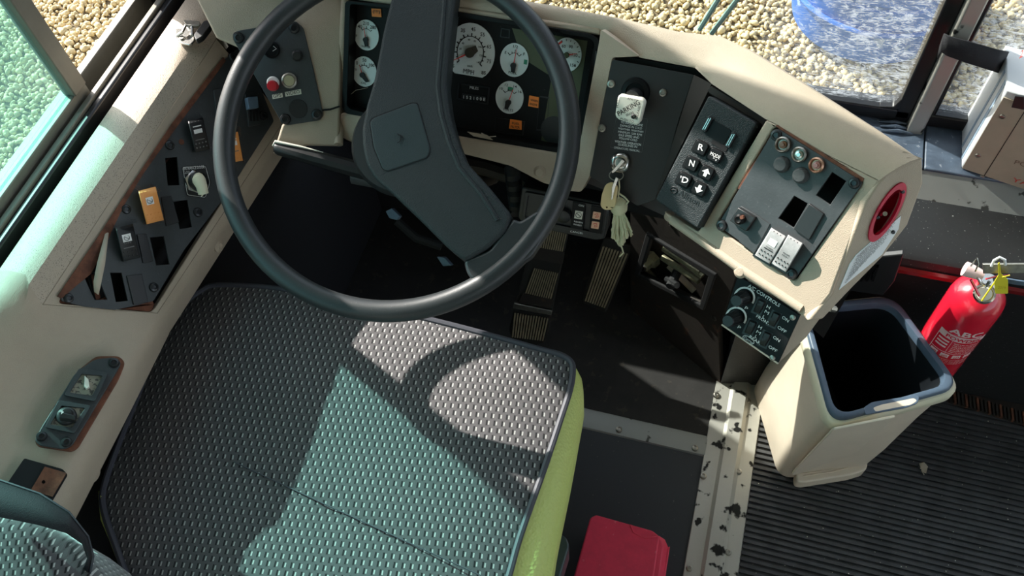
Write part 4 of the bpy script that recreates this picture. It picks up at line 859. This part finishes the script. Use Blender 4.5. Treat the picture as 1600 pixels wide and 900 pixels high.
for cx, cy, in ((1163,465),(1150,496)):
    b = B(); b.loft([[Pk.P(cx+r_*math.cos(a),cy+r_*math.sin(a),.0016) for a in np.linspace(math.radians(-200),math.radians(35),22)] for r_ in (14,17)]); b.out('dial_arc', m_white, ac)
    k = Pk.s_(cx,cy); b = B(); c0 = Pk.P(cx,cy,.001); b.lathe(c0, Pk.n, [(0,0),(12*k,0),(11*k,.008),(9.5*k,.022),(8.5*k,.0235),(0,.0235)], 16); o = b.out('rotary_knob', m_black, ac, ang=20)
    for i in range(12):
        a = i*math.pi/6; b = B(); d_ = Pk.u*math.cos(a)+Pk.v*math.sin(a); b.tube([c0+d_*11.3*k+Pk.n*.004, c0+d_*9.8*k+Pk.n*.021], .0007, 4); b.out('knob_rib', m_black, o)
for cx, cy in ((1186,479),(1209,499),(1172,512),(1195,530)): rocker(Pk, cx, cy, 11, 21, 24, m_black, ac, None, None, 0, .006, line=False)
for q in ((1239,496),(1207,559)): screw(Pk, *q, 5, ac, m_dullsteel, .001)
b = B(); b.tube([V(1290,478,.70), V(1297,482,.70), V(1304,483,.695)], .004, 8); b.out('hinge_clip', m_dullsteel, ac)
# ---- switch block under the cluster (idle / regeneration switches)
Pr = Pl(V(835,345,.60), V(945,368,.60), V(840,300,.645))
ub = thing('under_dash_switch_block', 'black switch block with small amber lamps hanging below the dash above the pedals', 'switch panel', Pr.P(885,335))
b = B(); b.slab(Pr, roundpoly([(815,292),(850,300),(940,318),(952,330),(945,374),(930,376),(820,352),(808,340)],5), .0, .03); b.out('housing', m_black, ub, bev=.002)
b = B(); b.slab(Pr, roundpoly([(820,300),(946,323),(940,370),(815,346)],4), .003, .003, [roundpoly([(825,305),(942,327),(936,365),(820,341)],3)]); b.out('frame', m_black, ub, bev=.0006)
for x0 in (895, 924):
    b = B(); b.slab(Pr, [(x0,315+(x0-895)*.2),(x0+20,319+(x0-895)*.2),(x0+16,360+(x0-895)*.2),(x0-4,356+(x0-895)*.2)], .004, .004); b.out('switch_module', m_blackg, ub, bev=.0006)
b = B(); b.slab(Pr, [(899,329),(911,331),(909,343),(897,341)], .0046, .0006); o = b.out('icon_plate', m_label, ub); b = B(); b.tube([Pr.P(904+4.5*math.cos(a),336+4.5*math.sin(a),.005) for a in np.linspace(0,2*math.pi,12,endpoint=False)], .0004, 4, True); b.tube([Pr.P(901,333,.005),Pr.P(907,339,.005)], .0004, 4); b.out('symbol', m_ink, o)
b = B(); b.txt('ON', Pr, (904,322), (912,323.5), 3.5, .0046); b.txt('REGEN', Pr, (897,347), (910,349.5), 3, .0046); b.txt('INHIBIT', Pr, (896,351.5), (909,354), 3, .0046); b.txt('CANCEL', Pr, (891,363), (911,366), 3.5, .0034); b.out('lettering', m_white, ub)
m_amber = mat('pale_amber_lens', (.75,.42,.28), .5)
for q in ((932,337),(930,352)):
    b = B(); b.slab(Pr, rrect(*q,12,11,10,1), .0052, .0012); o = b.out('amber_lamp', m_amber, ub, bev=.0003); b = B(); b.tube([Pr.P(q[0]+a,q[1]+c_,.0056) for a, c_ in ((-3,-2),(2,-3),(3,2),(-2,3),(0,0))], .0004, 4); b.out('symbol', m_redtxt, o)
b = B(); ringed(Pr, 881, 335, [(0,0),(13,0),(12,.006),(6,.008),(0,.008)], m_black, ub, 'rotary_knob', h=.001); b.bm.free()
b = B(); b.tube([Pr.P(800+i*1.0,262+i*8,-.02+(.006 if i%2 else 0)) for i in range(10)], .011, 10); tag(b.out('corrugated_hose', m_black), 'black corrugated hose hanging behind the wheel rim above the brake pedal', 'hose')
b = B(); b.tube([V(700,250,.60), V(760,262,.60), V(830,285,.60)], .012, 8); b.tube([V(745,285,.58), V(770,275,.56)], .012, 12); tag(b.out('wiring_loom', m_rustdark), 'dark dusty wiring loom under the cluster behind steering spoke', 'wiring')
# ================================================================== STEERING
yw, tl_ = math.radians(6.8), math.radians(25); WC = V(613.5,211,.77); WR = .2145
wu = Vector((math.cos(yw), math.sin(yw), 0)); wv = Vector((-math.sin(yw)*math.cos(tl_), math.cos(yw)*math.cos(tl_), math.sin(tl_)))
PW = Pl(WC, WC+wu, WC+wv); wn_ = PW.n
sw = thing('steering_wheel', 'large black two-spoke steering wheel over the driver seat', 'steering wheel', WC)
b = B(); b.tube([WC+(wu*math.cos(a)+wv*math.sin(a))*WR for a in np.linspace(0,2*math.pi,96,endpoint=False)], .0132, 18, True); b.out('rim', m_rim, sw)
padp = [(628,-60),(722,-58),(711,0),(703,66),(697,130),(702,172),(713,214),(728,252),(766,294),(800,336),(790,362),(762,388),(726,409),(700,388),(660,348),(616,306),(586,280),(571,255),(566,228),(565,200),(572,165),(584,125),(598,50),(610,0)]
b = B(); b.slab(PW, roundpoly(padp, 8, 3), .012, .034); b.out('spoke_pad', m_pad, sw, bev=.011, seg=4, ang=60)
b = B(); pp = [(712,-10),(704,66),(698,132),(703,174),(714,216),(730,254),(768,297),(797,334)]; ri = [(696,-10),(690,66),(684,135),(690,180),(702,222),(718,262),(752,303),(778,344)]
b.tube([PW.P(*q,.0105) for q in ri], .0035, 8); 
b.out('pad_crease', m_pad, sw)
hb = roundpoly([(578,190),(584,184),(644,161),(652,162),(672,232),(668,246),(606,267),(598,264),(584,230)], 6)
b = B(); b.slab(PW, hb, .0130, .004); hbn = b.out('horn_button', mat('horn_pad', (.026,.040,.043), .5, spec=.35, bump=.3, bscale=900, kind='vor'), sw, bev=.0012, seg=3)
b = B(); b.slab(PW, inset(hb,-1.6), .0124, .002, [inset(hb,.4)]); b.out('horn_groove', m_firewall, sw)
b = B(); b.tube([PW.P(x,y,.0148) for x,y in ((622,211),(626,211),(625,221),(621,223))], .0006, 5); b.tube([PW.P(x,y,.0148) for x,y in ((621,209),(628,214),(627,218))], .0006, 5); b.out('horn_symbol', m_firewall, hbn)
b = B(); b.slab(PW, roundpoly([(724,407),(764,391),(802,341),(812,346),(840,328),(862,352),(830,402),(760,440),(735,436),(728,424)],7), .009, .020); b.out('spoke_end', m_rim, sw, bev=.006, seg=3)
b = B(); b.slab(PW, roundpoly([(640,-70),(700,-72),(712,-40),(620,-40)],5), .009, .02); b.out('spoke_end', m_rim, sw, bev=.006)
hc = PW.P(628,222,-.02)
b = B(); b.lathe(hc, -wn_, [(0,0),(.062,0),(.066,.006),(.066,.016),(.055,.024),(0,.03)], 40); b.out('hub_collar', m_black, sw)
co = thing('steering_column', 'black steering column shroud below the wheel with lever on its left', 'steering column', Vector((-.36,.95,.10)))
b = B(); b.lathe(hc-wn_*.034, -wn_, [(0,0),(.045,0),(.05,.03),(.048,.12),(.03,.16),(.026,.50),(0,.50)], 28); b.out('shroud', m_firewall, co)
la, lb_ = V(430,230,.69), V(585,272,.66)
b = B(); b.tube([la+(lb_-la)*t for t in (0,.04,.3,.7,1)], .01, 10, rs=[.0075,.0098,.0105,.0112,.0112]); o = b.out('lever', m_black, co)
b = B(); b.tube([V(427,228,.692),V(430,221,.700),V(470,229,.694),V(505,238,.688)], .0015, 6, rs=[.0016,.0022,.0014,.0004]); b.out('painted_sunlit_edge', m_label, co)  # sunlit edge of the lever, painted as a pale strip
b = B(); b.tube([V(552,275,.56),V(590,282,.56)], .012, 16); b.out('collar_sleeve', m_gcap, co)
for q in ([(602,330),(612,325),(625,338),(620,344),(608,341)], [(682,401),(694,402),(706,415),(692,416)]):
    Pz = Pl(V(600,330,.52),V(640,340,.52),V(610,300,.54)); b = B(); b.slab(Pz, q, .0, .01); b.out('tilt_lever', m_bingrey, co, bev=.001)
b = B(); b.tube([V(620,345,.50),V(650,372,.48),V(690,385,.47)], .007, 8); b.out('linkage', m_firewall, co)
# ================================================================== PEDALS
def pedal(name, label, pl, parts, ribs, loc):
    t = thing(name, label, 'pedal', loc)
    for nm, q, h in parts:
        b = B(); b.slab(pl, roundpoly(q, 4), h, .010); b.out(nm, m_pedaldark, t, bev=.002)
    b = B()
    for (p1, p2, p3, p4), n, h in ribs:
        for i in range(n):
            f0, f1 = (i+.15)/n, (i+.72)/n
            L = lambda a, c, t_: (a[0]+(c[0]-a[0])*t_, a[1]+(c[1]-a[1])*t_)
            b.slab(pl, [L(p1,p2,f0),L(p1,p2,f1),L(p4,p3,f1),L(p4,p3,f0)], h, .003)
    b.out('tread_ribs', m_pedal, t)['kind'] = 'stuff'
    return t
Pbr = Pl(V(800,525,.05), V(852,533,.05), V(842,362,.27))
t = pedal('brake_pedal', 'long ribbed brake treadle pedal hinged above its toe plate', Pbr, (('tread', [(840,340),(891,350),(862,489),(804,478)], 0), ('toe_plate', [(803,483),(861,492),(857,520),(851,536),(828,542),(800,533),(795,515)], -.004)),
  (([(848,352),(888,358),(876,412),(837,402)][0:4], 12, .003), ([(834,420),(873,428),(862,468),(820,458)], 12, .003), ([(803,490),(858,498),(850,533),(799,527)], 13, .0)), V(830,530,0))
b = B(); b.slab(Pbr, [(803,474),(863,486),(861,493),(801,482)], .006, .008); b.out('crossbar', m_dullsteel, t, bev=.001)
for q in ([(836,386),(882,394),(879,413),(833,404)], [(817,459),(864,468),(861,482),(810,473)]):
    b = B(); b.slab(Pbr, q, .0035, .003); b.out('grip_patch', m_rustdark, t)
Pac_ = Pl(V(905,465,.07), V(945,480,.07), V(945,390,.18))
pedal('accelerator_pedal', 'shorter ribbed accelerator pedal right of the brake pedal', Pac_, (('tread', [(943,372),(988,385),(946,489),(910,474),(912,455)], 0),), (([(941,385),(982,398),(946,482),(913,470)], 9, .003),), V(930,490,0))
b = B(); b.tube([V(880,530,.02), V(895,545,.02), V(870,560,.02)], .01, 8); b.bm.free()
# ================================================================== DRIVER SEAT
ZS = .53
seat = thing('driver_seat', 'driver seat with dashed black knit cushion and lime green sides', 'seat', Vector((-.40,.25,0)))
ol = [(343,446),(421,450),(500,464),(580,480),(646,494),(735,516),(839,545),(876,555),(892,566),(895,580),(891,608),(876,655),(850,733),(813,837),(795,900),(778,945),(752,1010),(700,1050),(580,1075),(440,1065),(320,1030),(240,975),(205,915),(182,855),(163,800),(162,764),(181,707),(212,628),(238,561),(257,519),(280,482),(317,453)]
W_ = [V(x, y, ZS) for x, y in ol]
def smooth_loop(P, k=4):
    out = []; n = len(P)
    for i in range(n):
        p0, p1, p2, p3 = P[i-1], P[i], P[(i+1)%n], P[(i+2)%n]
        for j in range(k):
            t = j/k; out.append(.5*((2*p1)+(p2-p0)*t+(2*p0-5*p1+4*p2-p3)*t*t+(3*p1-p0-3*p2+p3)*t**3))
    return out
W_ = smooth_loop(W_, 4); cs_ = sum(W_, Vector())/len(W_)
def seat_z(p, s):
    z = ZS+.016*(1-s**4)
    z += .0015*noise.noise(p*9)-.010*math.exp(-((p.x+.40)**2+(p.y-.22)**2)/.02)*(1-s)
    if s < .985: z += .0*s
    yy = p.y-(.245-(p.x+.40)*.16)
    z += -.004*math.exp(-(yy/.006)**2)*(1 if s < .97 else 0)*(1 if p.x > -.5 else max(0,(p.x+.56)/.06))
    return z
b = B(); rings = []
for s_ in (1,.992,.975,.95,.91,.86,.8,.73,.66,.59,.52,.45,.38,.31,.24,.17,.1,.04):
    ring = []
    for p in W_:
        q = cs_.lerp(p, s_); q = Vector((q.x, q.y, 0)); ring.append((q.x, q.y, seat_z(q, s_)-(.006 if s_ == 1 else 0)))
    rings.append(ring)
b.loft(rings, True); b.bm.verts.ensure_lookup_table(); n = len(W_); last = b.bm.verts[-n:]; b.bm.faces.new(last)
b.out('cushion_cover', m_fabric, seat, uv=lambda c: ((c.x+.15*c.y), (c.y-.18*c.x)), ang=80)
b = B(); b.tube([p+Vector((0,0,.001)) for p in W_], .0042, 8, True); b.out('piping', m_piping, seat)
b = B(); sk = []
for i, p in enumerate(W_):
    tdir = (W_[(i+1)%n]-W_[i-1]); od = Vector((-tdir.y, tdir.x, 0)).normalized()
    if od.dot(p-cs_) < 0: od = -od
    right = max(0, od.x); k = .014+.030*right*min(1, max(0, (.50-p.y)/.26)); front = max(0, od.y)
    k *= (1-.85*front)
    sk.append([p+Vector((0,0,-.002)), p+od*k*.55+Vector((0,0,-.010)), p+od*k+Vector((0,0,-.030)), p+od*k*1.05+Vector((0,0,-.075)), p+od*k*.6+Vector((0,0,-.11))])
b.loft([list(r) for r in zip(*sk)], True); b.out('side_skirt', m_lime, seat, ang=80)
b = B()
sx = np.linspace(-.50,-.16,50)
b.tube([Vector((x, .245-(x+.40)*.16, seat_z(Vector((x,.245-(x+.40)*.16,0)), .5)+.0045)) for x in sx], .0009, 5); b.out('stitched_seam', m_piping, seat)
b = B(); fl_ = [((153,767),(161,784)),((154,785),(164,807)),((157,812),(173,822)),((168,838),(189,840)),((180,862),(203,868)),((192,900),(211,900)),((196,930),(220,925))]
zz = [.53,.525,.52,.51,.50,.49,.48]; b.loft([[V(*a,z), V((a[0]+c[0])/2,(a[1]+c[1])/2,z+.006), V(*c,z)] for (a, c), z in zip(fl_, zz)]); o = b.out('side_flap', m_lime, seat); o['label'] = 'loose lime green cover flap'; o.modifiers.new('s','SOLIDIFY').thickness = .002
b = B(); b.box((-.60,-.10,.0),(-.20,.40,.41)); b.out('pedestal', m_firewall, seat, bev=.01)
b = B(); b.prism([V(x,y,.40) for x,y in roundpoly([(850,822),(884,838),(890,852),(868,925),(825,925)],6)], Vector((0,0,-.06))); o = b.out('side_handle', mat('slate_handle', (.03,.05,.055), .4), seat, bev=.004, seg=3); o['label'] = 'slate grey plastic handle at the seat side'
# backrest corner
b = B(); bq = [(-70,795,.72),(0,803,.71),(45,806,.70),(88,824,.69),(125,852,.675),(160,900,.66),(190,960,.65),(60,1010,.68),(-70,980,.70)]
top = [V(*q) for q in bq]; cb = sum(top, Vector())/len(top); rr = [top]
b.loft([[p+Vector((0,0,-.12)) for p in top], [p+Vector((0,0,-.02)) for p in top], top, [p.lerp(cb,.12)+Vector((0,0,.012)) for p in top], [p.lerp(cb,.4)+Vector((0,0,.022)) for p in top], [p.lerp(cb,.8)+Vector((0,0,.025)) for p in top], [p.lerp(cb,.995)+Vector((0,0,.025)) for p in top]], True)
b.out('backrest_corner', m_fabric, seat, uv=lambda c: ((c.x*1.2+c.y*.5), (c.y*1.2-.3*c.x+c.z)), ang=80)
sb_ = thing('seat_belt', 'black webbing seat belt across the seat back corner beside the armrest', 'seat belt', V(60,800,.74))
b = B(); rows = [((-60,742),(-60,806)),((0,750),(0,808)),((62,771),(58,820)),((108,800),(103,833)),((138,838),(128,850)),((146,869),(136,872)),((140,900),(128,895))]
b.loft([[V(*a,z_), V((a[0]+c[0])/2,(a[1]+c[1])/2,z_+.003), V(*c,z_)] for (a, c), z_ in zip(rows,(.765,.76,.752,.742,.725,.70,.67))]); o = b.out('webbing', m_webbing, sb_, ang=80); o.modifiers.new('s','SOLIDIFY').thickness = .0022
b = B(); b.tube([V(*a,z_+.0005) for (a, c), z_ in zip(rows,(.765,.76,.752,.742,.725,.70,.67))], .0011, 5); b.out('webbing_edge', m_piping, sb_)
# ================================================================== RED BOX
rbx_ = thing('red_box', 'scuffed pinkish red plastic box on the black platform floor', 'box', V(970,880,0))
tq = [(922,809),(931,804),(1020,829),(1031,838),(1010,985),(880,960)]
b = B(); b.prism([V(x,y,.11) for x,y in roundpoly(tq,4)], Vector((0,0,-.11))); b.out('body', m_boxred, rbx_, bev=.004, seg=3)
b = B(); b.prism([V(x,y,.108) for x,y in ((1029,836),(1036,852),(1022,960),(1008,960))], Vector((.012,.002,-.02))); b.prism([V(x,y,.095) for x,y in ((1031,866),(1047,853),(1043,880),(1030,945),(1018,945))], Vector((0,0,-.012))); b.out('lid_lip', m_boxred, rbx_, bev=.0015)
b = B(); b.tube([V(x,y,.1105) for x,y in ((985,820),(990,832),(1008,840),(1026,838))], .0014, 6); b.out('moulded_tab', m_boxred, rbx_)
# ================================================================== WASTE BIN
bn = thing('waste_bin', 'open cream pedal bin with slate grey liner standing on ribbed aisle floor', 'bin', V(1270,690,0))
def quadring(c4, r, n=7):
    out = []; N = 4
    for i in range(N):
        p = c4[i]; a = c4[i-1]; d = c4[(i+1)%N]; s_ = p+(a-p).normalized()*r; e = p+(d-p).normalized()*r
        for k in range(n+1):
            t = k/n; out.append(s_*(1-t)**2+p*2*t*(1-t)+e*t*t)
    return out
zr = .33
R4 = [V(1243,474,zr), V(1398,457,zr), V(1509,609,zr), V(1296,668,zr)]; fl0, fl1, fr1 = V(1172,600,0), V(1215,750,0), V(1352,738,0); B4 = [fl0, fl0+(fr1-fl1)+Vector((-.01,0,0)), fr1, fl1]
cR = sum(R4, Vector())/4
def sc4(q, d, dz=0): 
    c = sum(q, Vector())/4; return [p+(c-p).normalized()*d+Vector((0,0,dz)) for p in q]
b = B(); L4 = lambda t: [a.lerp(c, t) for a, c in zip(R4, B4)]
b.loft([quadring(sc4(R4,.010,-.030),.03), quadring(sc4(L4(.3),.006),.03), quadring(L4(.7),.028), quadring(L4(.97),.028), quadring(sc4(L4(1.0),.008),.024), quadring(sc4(L4(1.0),.05),.02)], True); b.out('body', m_bincream, bn, ang=60)
b = B(); b.loft([quadring(sc4(R4,.012,-.034),.03), quadring(sc4(R4,-.001,-.026),.032), quadring(sc4(R4,-.001,-.010),.032), quadring(sc4(R4,.003,-.004),.032), quadring(sc4(R4,.009,-.004),.03), quadring(sc4(R4,.010,-.014),.03)], True); b.out('body_rim', m_cream, bn, ang=60)
fa, fb = R4[3], R4[2]; hs = []
b = B(); b.loft([quadring(sc4(R4,.007,-.008),.031), quadring(sc4(R4,.008,.002),.030), quadring(sc4(R4,.012,.004),.03), quadring(sc4(R4,.021,.003),.028), quadring(sc4(R4,.0235,-.002),.026), quadring(sc4(R4,.0245,-.010),.026)], True); ln = b.out('liner_rim', m_bingrey, bn, ang=60)
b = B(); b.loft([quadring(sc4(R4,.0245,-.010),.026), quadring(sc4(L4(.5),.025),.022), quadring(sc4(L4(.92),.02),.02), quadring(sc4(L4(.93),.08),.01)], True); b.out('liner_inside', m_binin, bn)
Pb = Pl(R4[3], R4[2], R4[0])
b = B(); b.slab(Pb, roundpoly([(1349,637),(1362,628),(1430,617),(1437,620),(1434,630),(1415,637),(1352,648)],4), .0045, .003); hh = b.out('handle', m_bingrey, bn, bev=.0008)
b = B(); b.slab(Pb, roundpoly([(1364,637),(1378,632),(1428,622),(1433,626),(1424,632),(1368,643)],3), .0048, .001); b.out('handle_slot', m_bincream, hh)
Pfr = Pl(B4[3], B4[2], R4[3])
b = B(); fp = lambda x, y, h=0: Pfr.P(x, y, h)
b.prism([fp(*q,.004) for q in roundpoly([(1302,672),(1400,652),(1340,706),(1245,742),(1236,742)],3)], -Pfr.n*.004); b.out('front_panel', m_bincream, bn, bev=.001)
b = B(); b.prism([V(x,y,.035) for x,y in roundpoly([(1244,738),(1262,722),(1335,706),(1345,708),(1357,724),(1353,735),(1330,742),(1256,754),(1245,752)],5)], Vector((0,0,-.03))); pd = b.out('foot_pedal', m_bincream, bn, bev=.003, seg=3)
for i in range(5):
    t = i/5; b = B(); b.tube([V(1262-3*t*3,728+t*20,.0355), V(1300,722+t*19,.0355), V(1342+t*6,711+t*18,.0355)], .0009, 5); b.out('tread_ridge', m_bincream, pd)
# ================================================================== FIRE EXTINGUISHER
Et, Eb = VY(1536,452,.785), VY(1449,574,.785); ax = (Et-Eb).normalized(); EL = (Et-Eb).length; r0 = .0385
fe = thing('fire_extinguisher', 'red dry powder fire extinguisher with yellow tag leaning behind the bin', 'extinguisher', Eb)
b = B(); b.lathe(Eb, ax, [(0,.0),(r0*.8,0),(r0,.008),(r0,EL-.030),(r0*.95,EL-.016),(r0*.78,EL-.004),(r0*.5,EL+.004),(.012,EL+.008),(0,EL+.009)], 48); b.out('cylinder', m_extred, fe)
vd = (O-Eb.lerp(Et,.5)).normalized(); side = (M3 @ Vector((1,.12,0))); side = (side-ax*side.dot(ax)).normalized(); fr_ = ax.cross(side); 
if fr_.dot(vd) < 0: fr_ = -fr_
def wrap(b, text, s0, t0, wd, ht, bold=.02, rr=None):            # lettering wrapped on the cylinder: s along the circumference (m), t along the axis (m)
    c = bpy.data.curves.new('t','FONT'); c.body = text; c.resolution_u = 2; c.offset = bold; o = bpy.data.objects.new('t', c); COL.objects.link(o)
    me = bpy.data.meshes.new_from_object(o.evaluated_get(bpy.context.evaluated_depsgraph_get())); bpy.data.objects.remove(o); bpy.data.curves.remove(c)
    xs = [v.co.x for v in me.vertices]; ys = [v.co.y for v in me.vertices]; x0, x1, y0, y1 = min(xs), max(xs), min(ys), max(ys); R_ = rr or r0+.0006; vs = []
    for v in me.vertices:
        s_ = s0+(v.co.x-x0)/(x1-x0)*wd; t_ = t0+(v.co.y-y0)/(y1-y0)*ht; a = s_/r0-.38; vs.append(b.bm.verts.new(Eb+ax*t_+(side*math.sin(a)+fr_*math.cos(a))*R_))
    for p in me.polygons:
        try: b.bm.faces.new([vs[i] for i in p.vertices])
        except ValueError: pass
    bpy.data.meshes.remove(me)
def patch(b, s0, s1, t0, t1, R_=None, n=12):
    R_ = R_ or r0+.0003; b.loft([[Eb+ax*t_+(side*math.sin(s_/r0-.38)+fr_*math.cos(s_/r0-.38))*R_ for s_ in np.linspace(s0,s1,n)] for t_ in (t0,t1)])
T = EL*.70
b = B(); wrap(b, 'ABC', -.022, T, .046, .014); patch(b, -.034, .036, T-.017, T-.003)
patch(b, -.034, -.033, T-.075, T-.004); patch(b, -.034,.036, T-.053,T-.052); patch(b,-.010,-.0095,T-.052,T-.018)
for k in range(3): patch(b, -.030, -.013, T-.026-k*.008, T-.022-k*.008)
for k in range(6): wrap(b, 'FOR USE ON CLASS A B C' if k%2 else 'INSTRUCTIONS', -.006, T-.024-k*.0048, .036, .0026)
for k in range(4): patch(b, -.031+k*.017, -.019+k*.017, T-.066, T-.056)
for k in range(4): wrap(b, 'contents under pressure check gauge monthly', -.030, T-.072-k*.004, .060, .0022)
b.out('printed_label', mat('pale_pink_print', (.80,.55,.55), .5), fe)
b = B(); wrap(b, 'POWDER', -.022, T-.0145, .050, .009, rr=r0+.0010)
for k in range(4): wrap(b, 'oO', -.029+k*.017, T-.065, .008, .007, rr=r0+.0009)
b.out('label_lettering', m_extred, fe)
Px = Pl(VY(1500,440,.745), VY(1600,440,.745), VY(1500,400,.76))
b = B(); b.cyl(Et+ax*.002, ax, .013, .020, seg=20); b.out('valve_neck', m_chrome, fe)
g_ = Px.P(1538,459,.0); b = B(); b.lathe(g_, (vd+Vector((0,0,.4))), [(0,-.006),(.0135,-.006),(.0140,0),(.012,.003),(.0105,.001),(0,.001)], 28); gg = b.out('pressure_gauge', m_chrome, fe)
b = B(); b.lathe(g_, (vd+Vector((0,0,.4))), [(.0,.0012),(.0095,.0012),(.0095,.0015),(0,.0017)], 24); b.out('gauge_face', m_label, gg)
b = B(); b.lathe(Px.P(1535,431,.004), (Px.P(1508,420,.004)-Px.P(1535,431,.004)), [(0,0),(.007,0),(.010,.020),(.010,.024),(.006,.024),(0,.020)], 18); o = b.out('discharge_nozzle', mat('pale_pink_nozzle', (.85,.62,.60), .4), fe)
b = B(); b.slab(Px, [(1535,413),(1600,413),(1660,418),(1660,430),(1600,427),(1536,428)], .016, .004); b.out('carry_handle', m_dullsteel, fe, bev=.0008)
b = B(); b.slab(Px, [(1550,432),(1600,440),(1660,452),(1660,458),(1600,447),(1552,440)], .006, .003); b.out('lower_lever', m_bingrey, fe, bev=.0006)
b = B(); b.tube([Px.P(x,y,.018) for x,y in ((1549,416),(1553,407),(1562,402),(1570,406),(1571,414))], .0018, 8); b.out('pull_ring', m_boxwhite, fe)
b = B(); b.tube([Px.P(x,y,.012) for x,y in ((1517,416),(1523,408),(1527,403),(1529,412),(1524,424))], .0012, 6); b.out('wire_clip', m_chrome, fe)
b = B(); b.tube([Px.P(x,y,.012) for x,y in ((1517,437),(1524,450),(1530,462))], .002, 6); b.tube([Px.P(x,y,.014) for x,y in ((1540,436),(1556,432),(1578,430))], .0012, 6); b.out('red_tube', m_extred, fe)
b = B(); b.tube([Px.P(x,y,.010) for x,y in ((1527,432),(1533,442),(1540,448),(1546,440))], .0022, 8); b.out('valve_body', m_chrome, fe)
yt = thing('inspection_tag', 'bright yellow plastic seal tag hanging from extinguisher handle', 'tag', Px.P(1565,450,.02))
b = B(); b.slab(Px, roundpoly([(1559,412),(1562,410),(1564,428),(1575,437),(1575,459),(1555,459),(1553,441),(1560,430)],2), .024, .0016); b.out('tag_plate', m_yellow, yt, bev=.0003)
b = B(); b.tube([Px.P(x,y,.022) for x,y in ((1562,430),(1550,447),(1534,470))], .0011, 6); b.tube([Px.P(x,y,.0245) for x,y in ((1566,433),(1578,430))], .0008, 6); b.out('tie', m_yellow, yt)
b = B(); b.txt('2019', Px, (1559,451), (1571,452), 5, .0247); b.out('lettering', mat('dark_yellow', (.55,.42,.01), .5), yt)
b = B(); b.tube([VY(1590,432,.80), VY(1640,445,.82)], .003, 6); b.bm.free()
# ================================================================== ELECTRIC BOX and strap
c0 = V(1502,262,.4605); cu = (V(1600,295,.4605)-c0).normalized(); cf = (V(1503,186,.4605)-c0); dpt = cf.length-.012; cf.normalize(); bh = .168
eb = thing('equipment_box', 'white painted metal box with tan lettered panel on the windscreen ledge', 'box', c0)
b = B(); b.prism([c0+Vector((0,0,bh)), c0+cu*.30+Vector((0,0,bh)), c0+cu*.30+cf*dpt+Vector((0,0,bh)), c0+cf*dpt+Vector((0,0,bh))], Vector((0,0,-bh))); b.out('case', m_boxwhite, eb, bev=.002)
Pt1 = Pl(c0, c0+cu, c0+Z3)
def bx(a, z, h=0): return c0+cu*a+Z3*z+Pt1.n*h
b = B(); b.prism([bx(.001,.001,.002), bx(.30,.001,.002), bx(.30,bh-.012,.002), bx(.001,bh-.012,.002)], -Pt1.n*.002); fp_ = b.out('front_panel', m_boxtan, eb, bev=.0004)
b = B(); b.prism([bx(.034,.001,.0024), bx(.0352,.001,.0024), bx(.0352,bh-.014,.0024), bx(.034,bh-.014,.0024)], -Pt1.n*.001); b.out('seam', m_rustdark, eb)
for q in ((1528,243),(1534,277),(1566,182)): screw(Pt1, *q, 4.5, eb, m_dullsteel, .002)
b = B(); b.txt('POWER', Pt1, (1584,256), (1640,272), 9, .0026); b.out('lettering', m_tan_txt, eb); b = B(); b.txt('YARD', Pt1, (1580,283), (1635,300), 9, .0026); b.out('lettering', m_redtxt, eb)
b = B(); b.slab(Pt1, [(1586,150),(1600,152),(1600,172),(1580,168)], .006, .004); b.out('catch', m_black, eb, bev=.0006)
Pt2 = Pl(c0, c0+cf, c0+Z3); l2 = lambda a, z, h=.0006: c0+cf*a*dpt+Z3*z+Pt2.n*h
for a, w_ in ((.16,.10),(.42,.07)):
    b = B(); b.prism([l2(a,.002), l2(a+w_,.002), l2(a+w_,bh-.003), l2(a,bh-.003)], -Pt2.n*.0005); b.out('blue_stripe', m_bluestripe, eb)
b = B(); b.txtw('20', l2(.05,.135,.001), cf*.03, Pt2.n, .03); b.bm.free()
b = B(); b.txt('2 O', Pt2, (1592,92), (1612,80), 12, .001, .0); b.out('red_lettering', m_redtxt, eb)
bt = thing('box_strap', 'black webbing strap tying the white box to the windscreen post', 'strap', VY(1515,85,1.06))
pts_t = [(1470,72,1.075),(1476,52,1.060),(1484,56,1.055),(1520,66,1.055),(1562,78,1.06),(1575,80,1.08)]; pts_b = [(1466,92,1.075),(1472,80,1.060),(1480,86,1.055),(1510,97,1.055),(1549,110,1.06),(1560,114,1.08)]
b = B(); b.loft([[VY(*a), VY(*c)] for a, c in zip(pts_t, pts_b)]); o = b.out('webbing', m_webbing, bt); o.modifiers.new('s','SOLIDIFY').thickness = .002
# small litter on the aisle floor
b = B(); b.loft([[V(1436,724,.004),V(1444,722,.012)],[V(1438,730,.010),V(1450,729,.006)],[V(1441,737,.005),V(1447,740,.010)]]); b.tube([V(1440,735,.004),V(1444,742,.006)], .001, 5); tag(b.out('dried_leaf', m_boxtan), 'small dried brown leaf scrap lying on the ribbed aisle floor', 'leaf')
b = B(); rr_ = random.Random(5)
for i in range(160):
    x, y = rr_.uniform(1160,1600), rr_.uniform(560,900); p = V(x,y,.003)
    if p.y < .86 and p.x > .19: b.lathe(p, Z3, [(0,0),(rr_.uniform(.0004,.0012),.0006),(0,.0014)], 5)
o = b.out('floor_crumbs', m_label); o['kind'] = 'stuff'; o['label'] = 'scattered pale crumbs on the ribbed aisle floor'; o['category'] = 'crumbs'
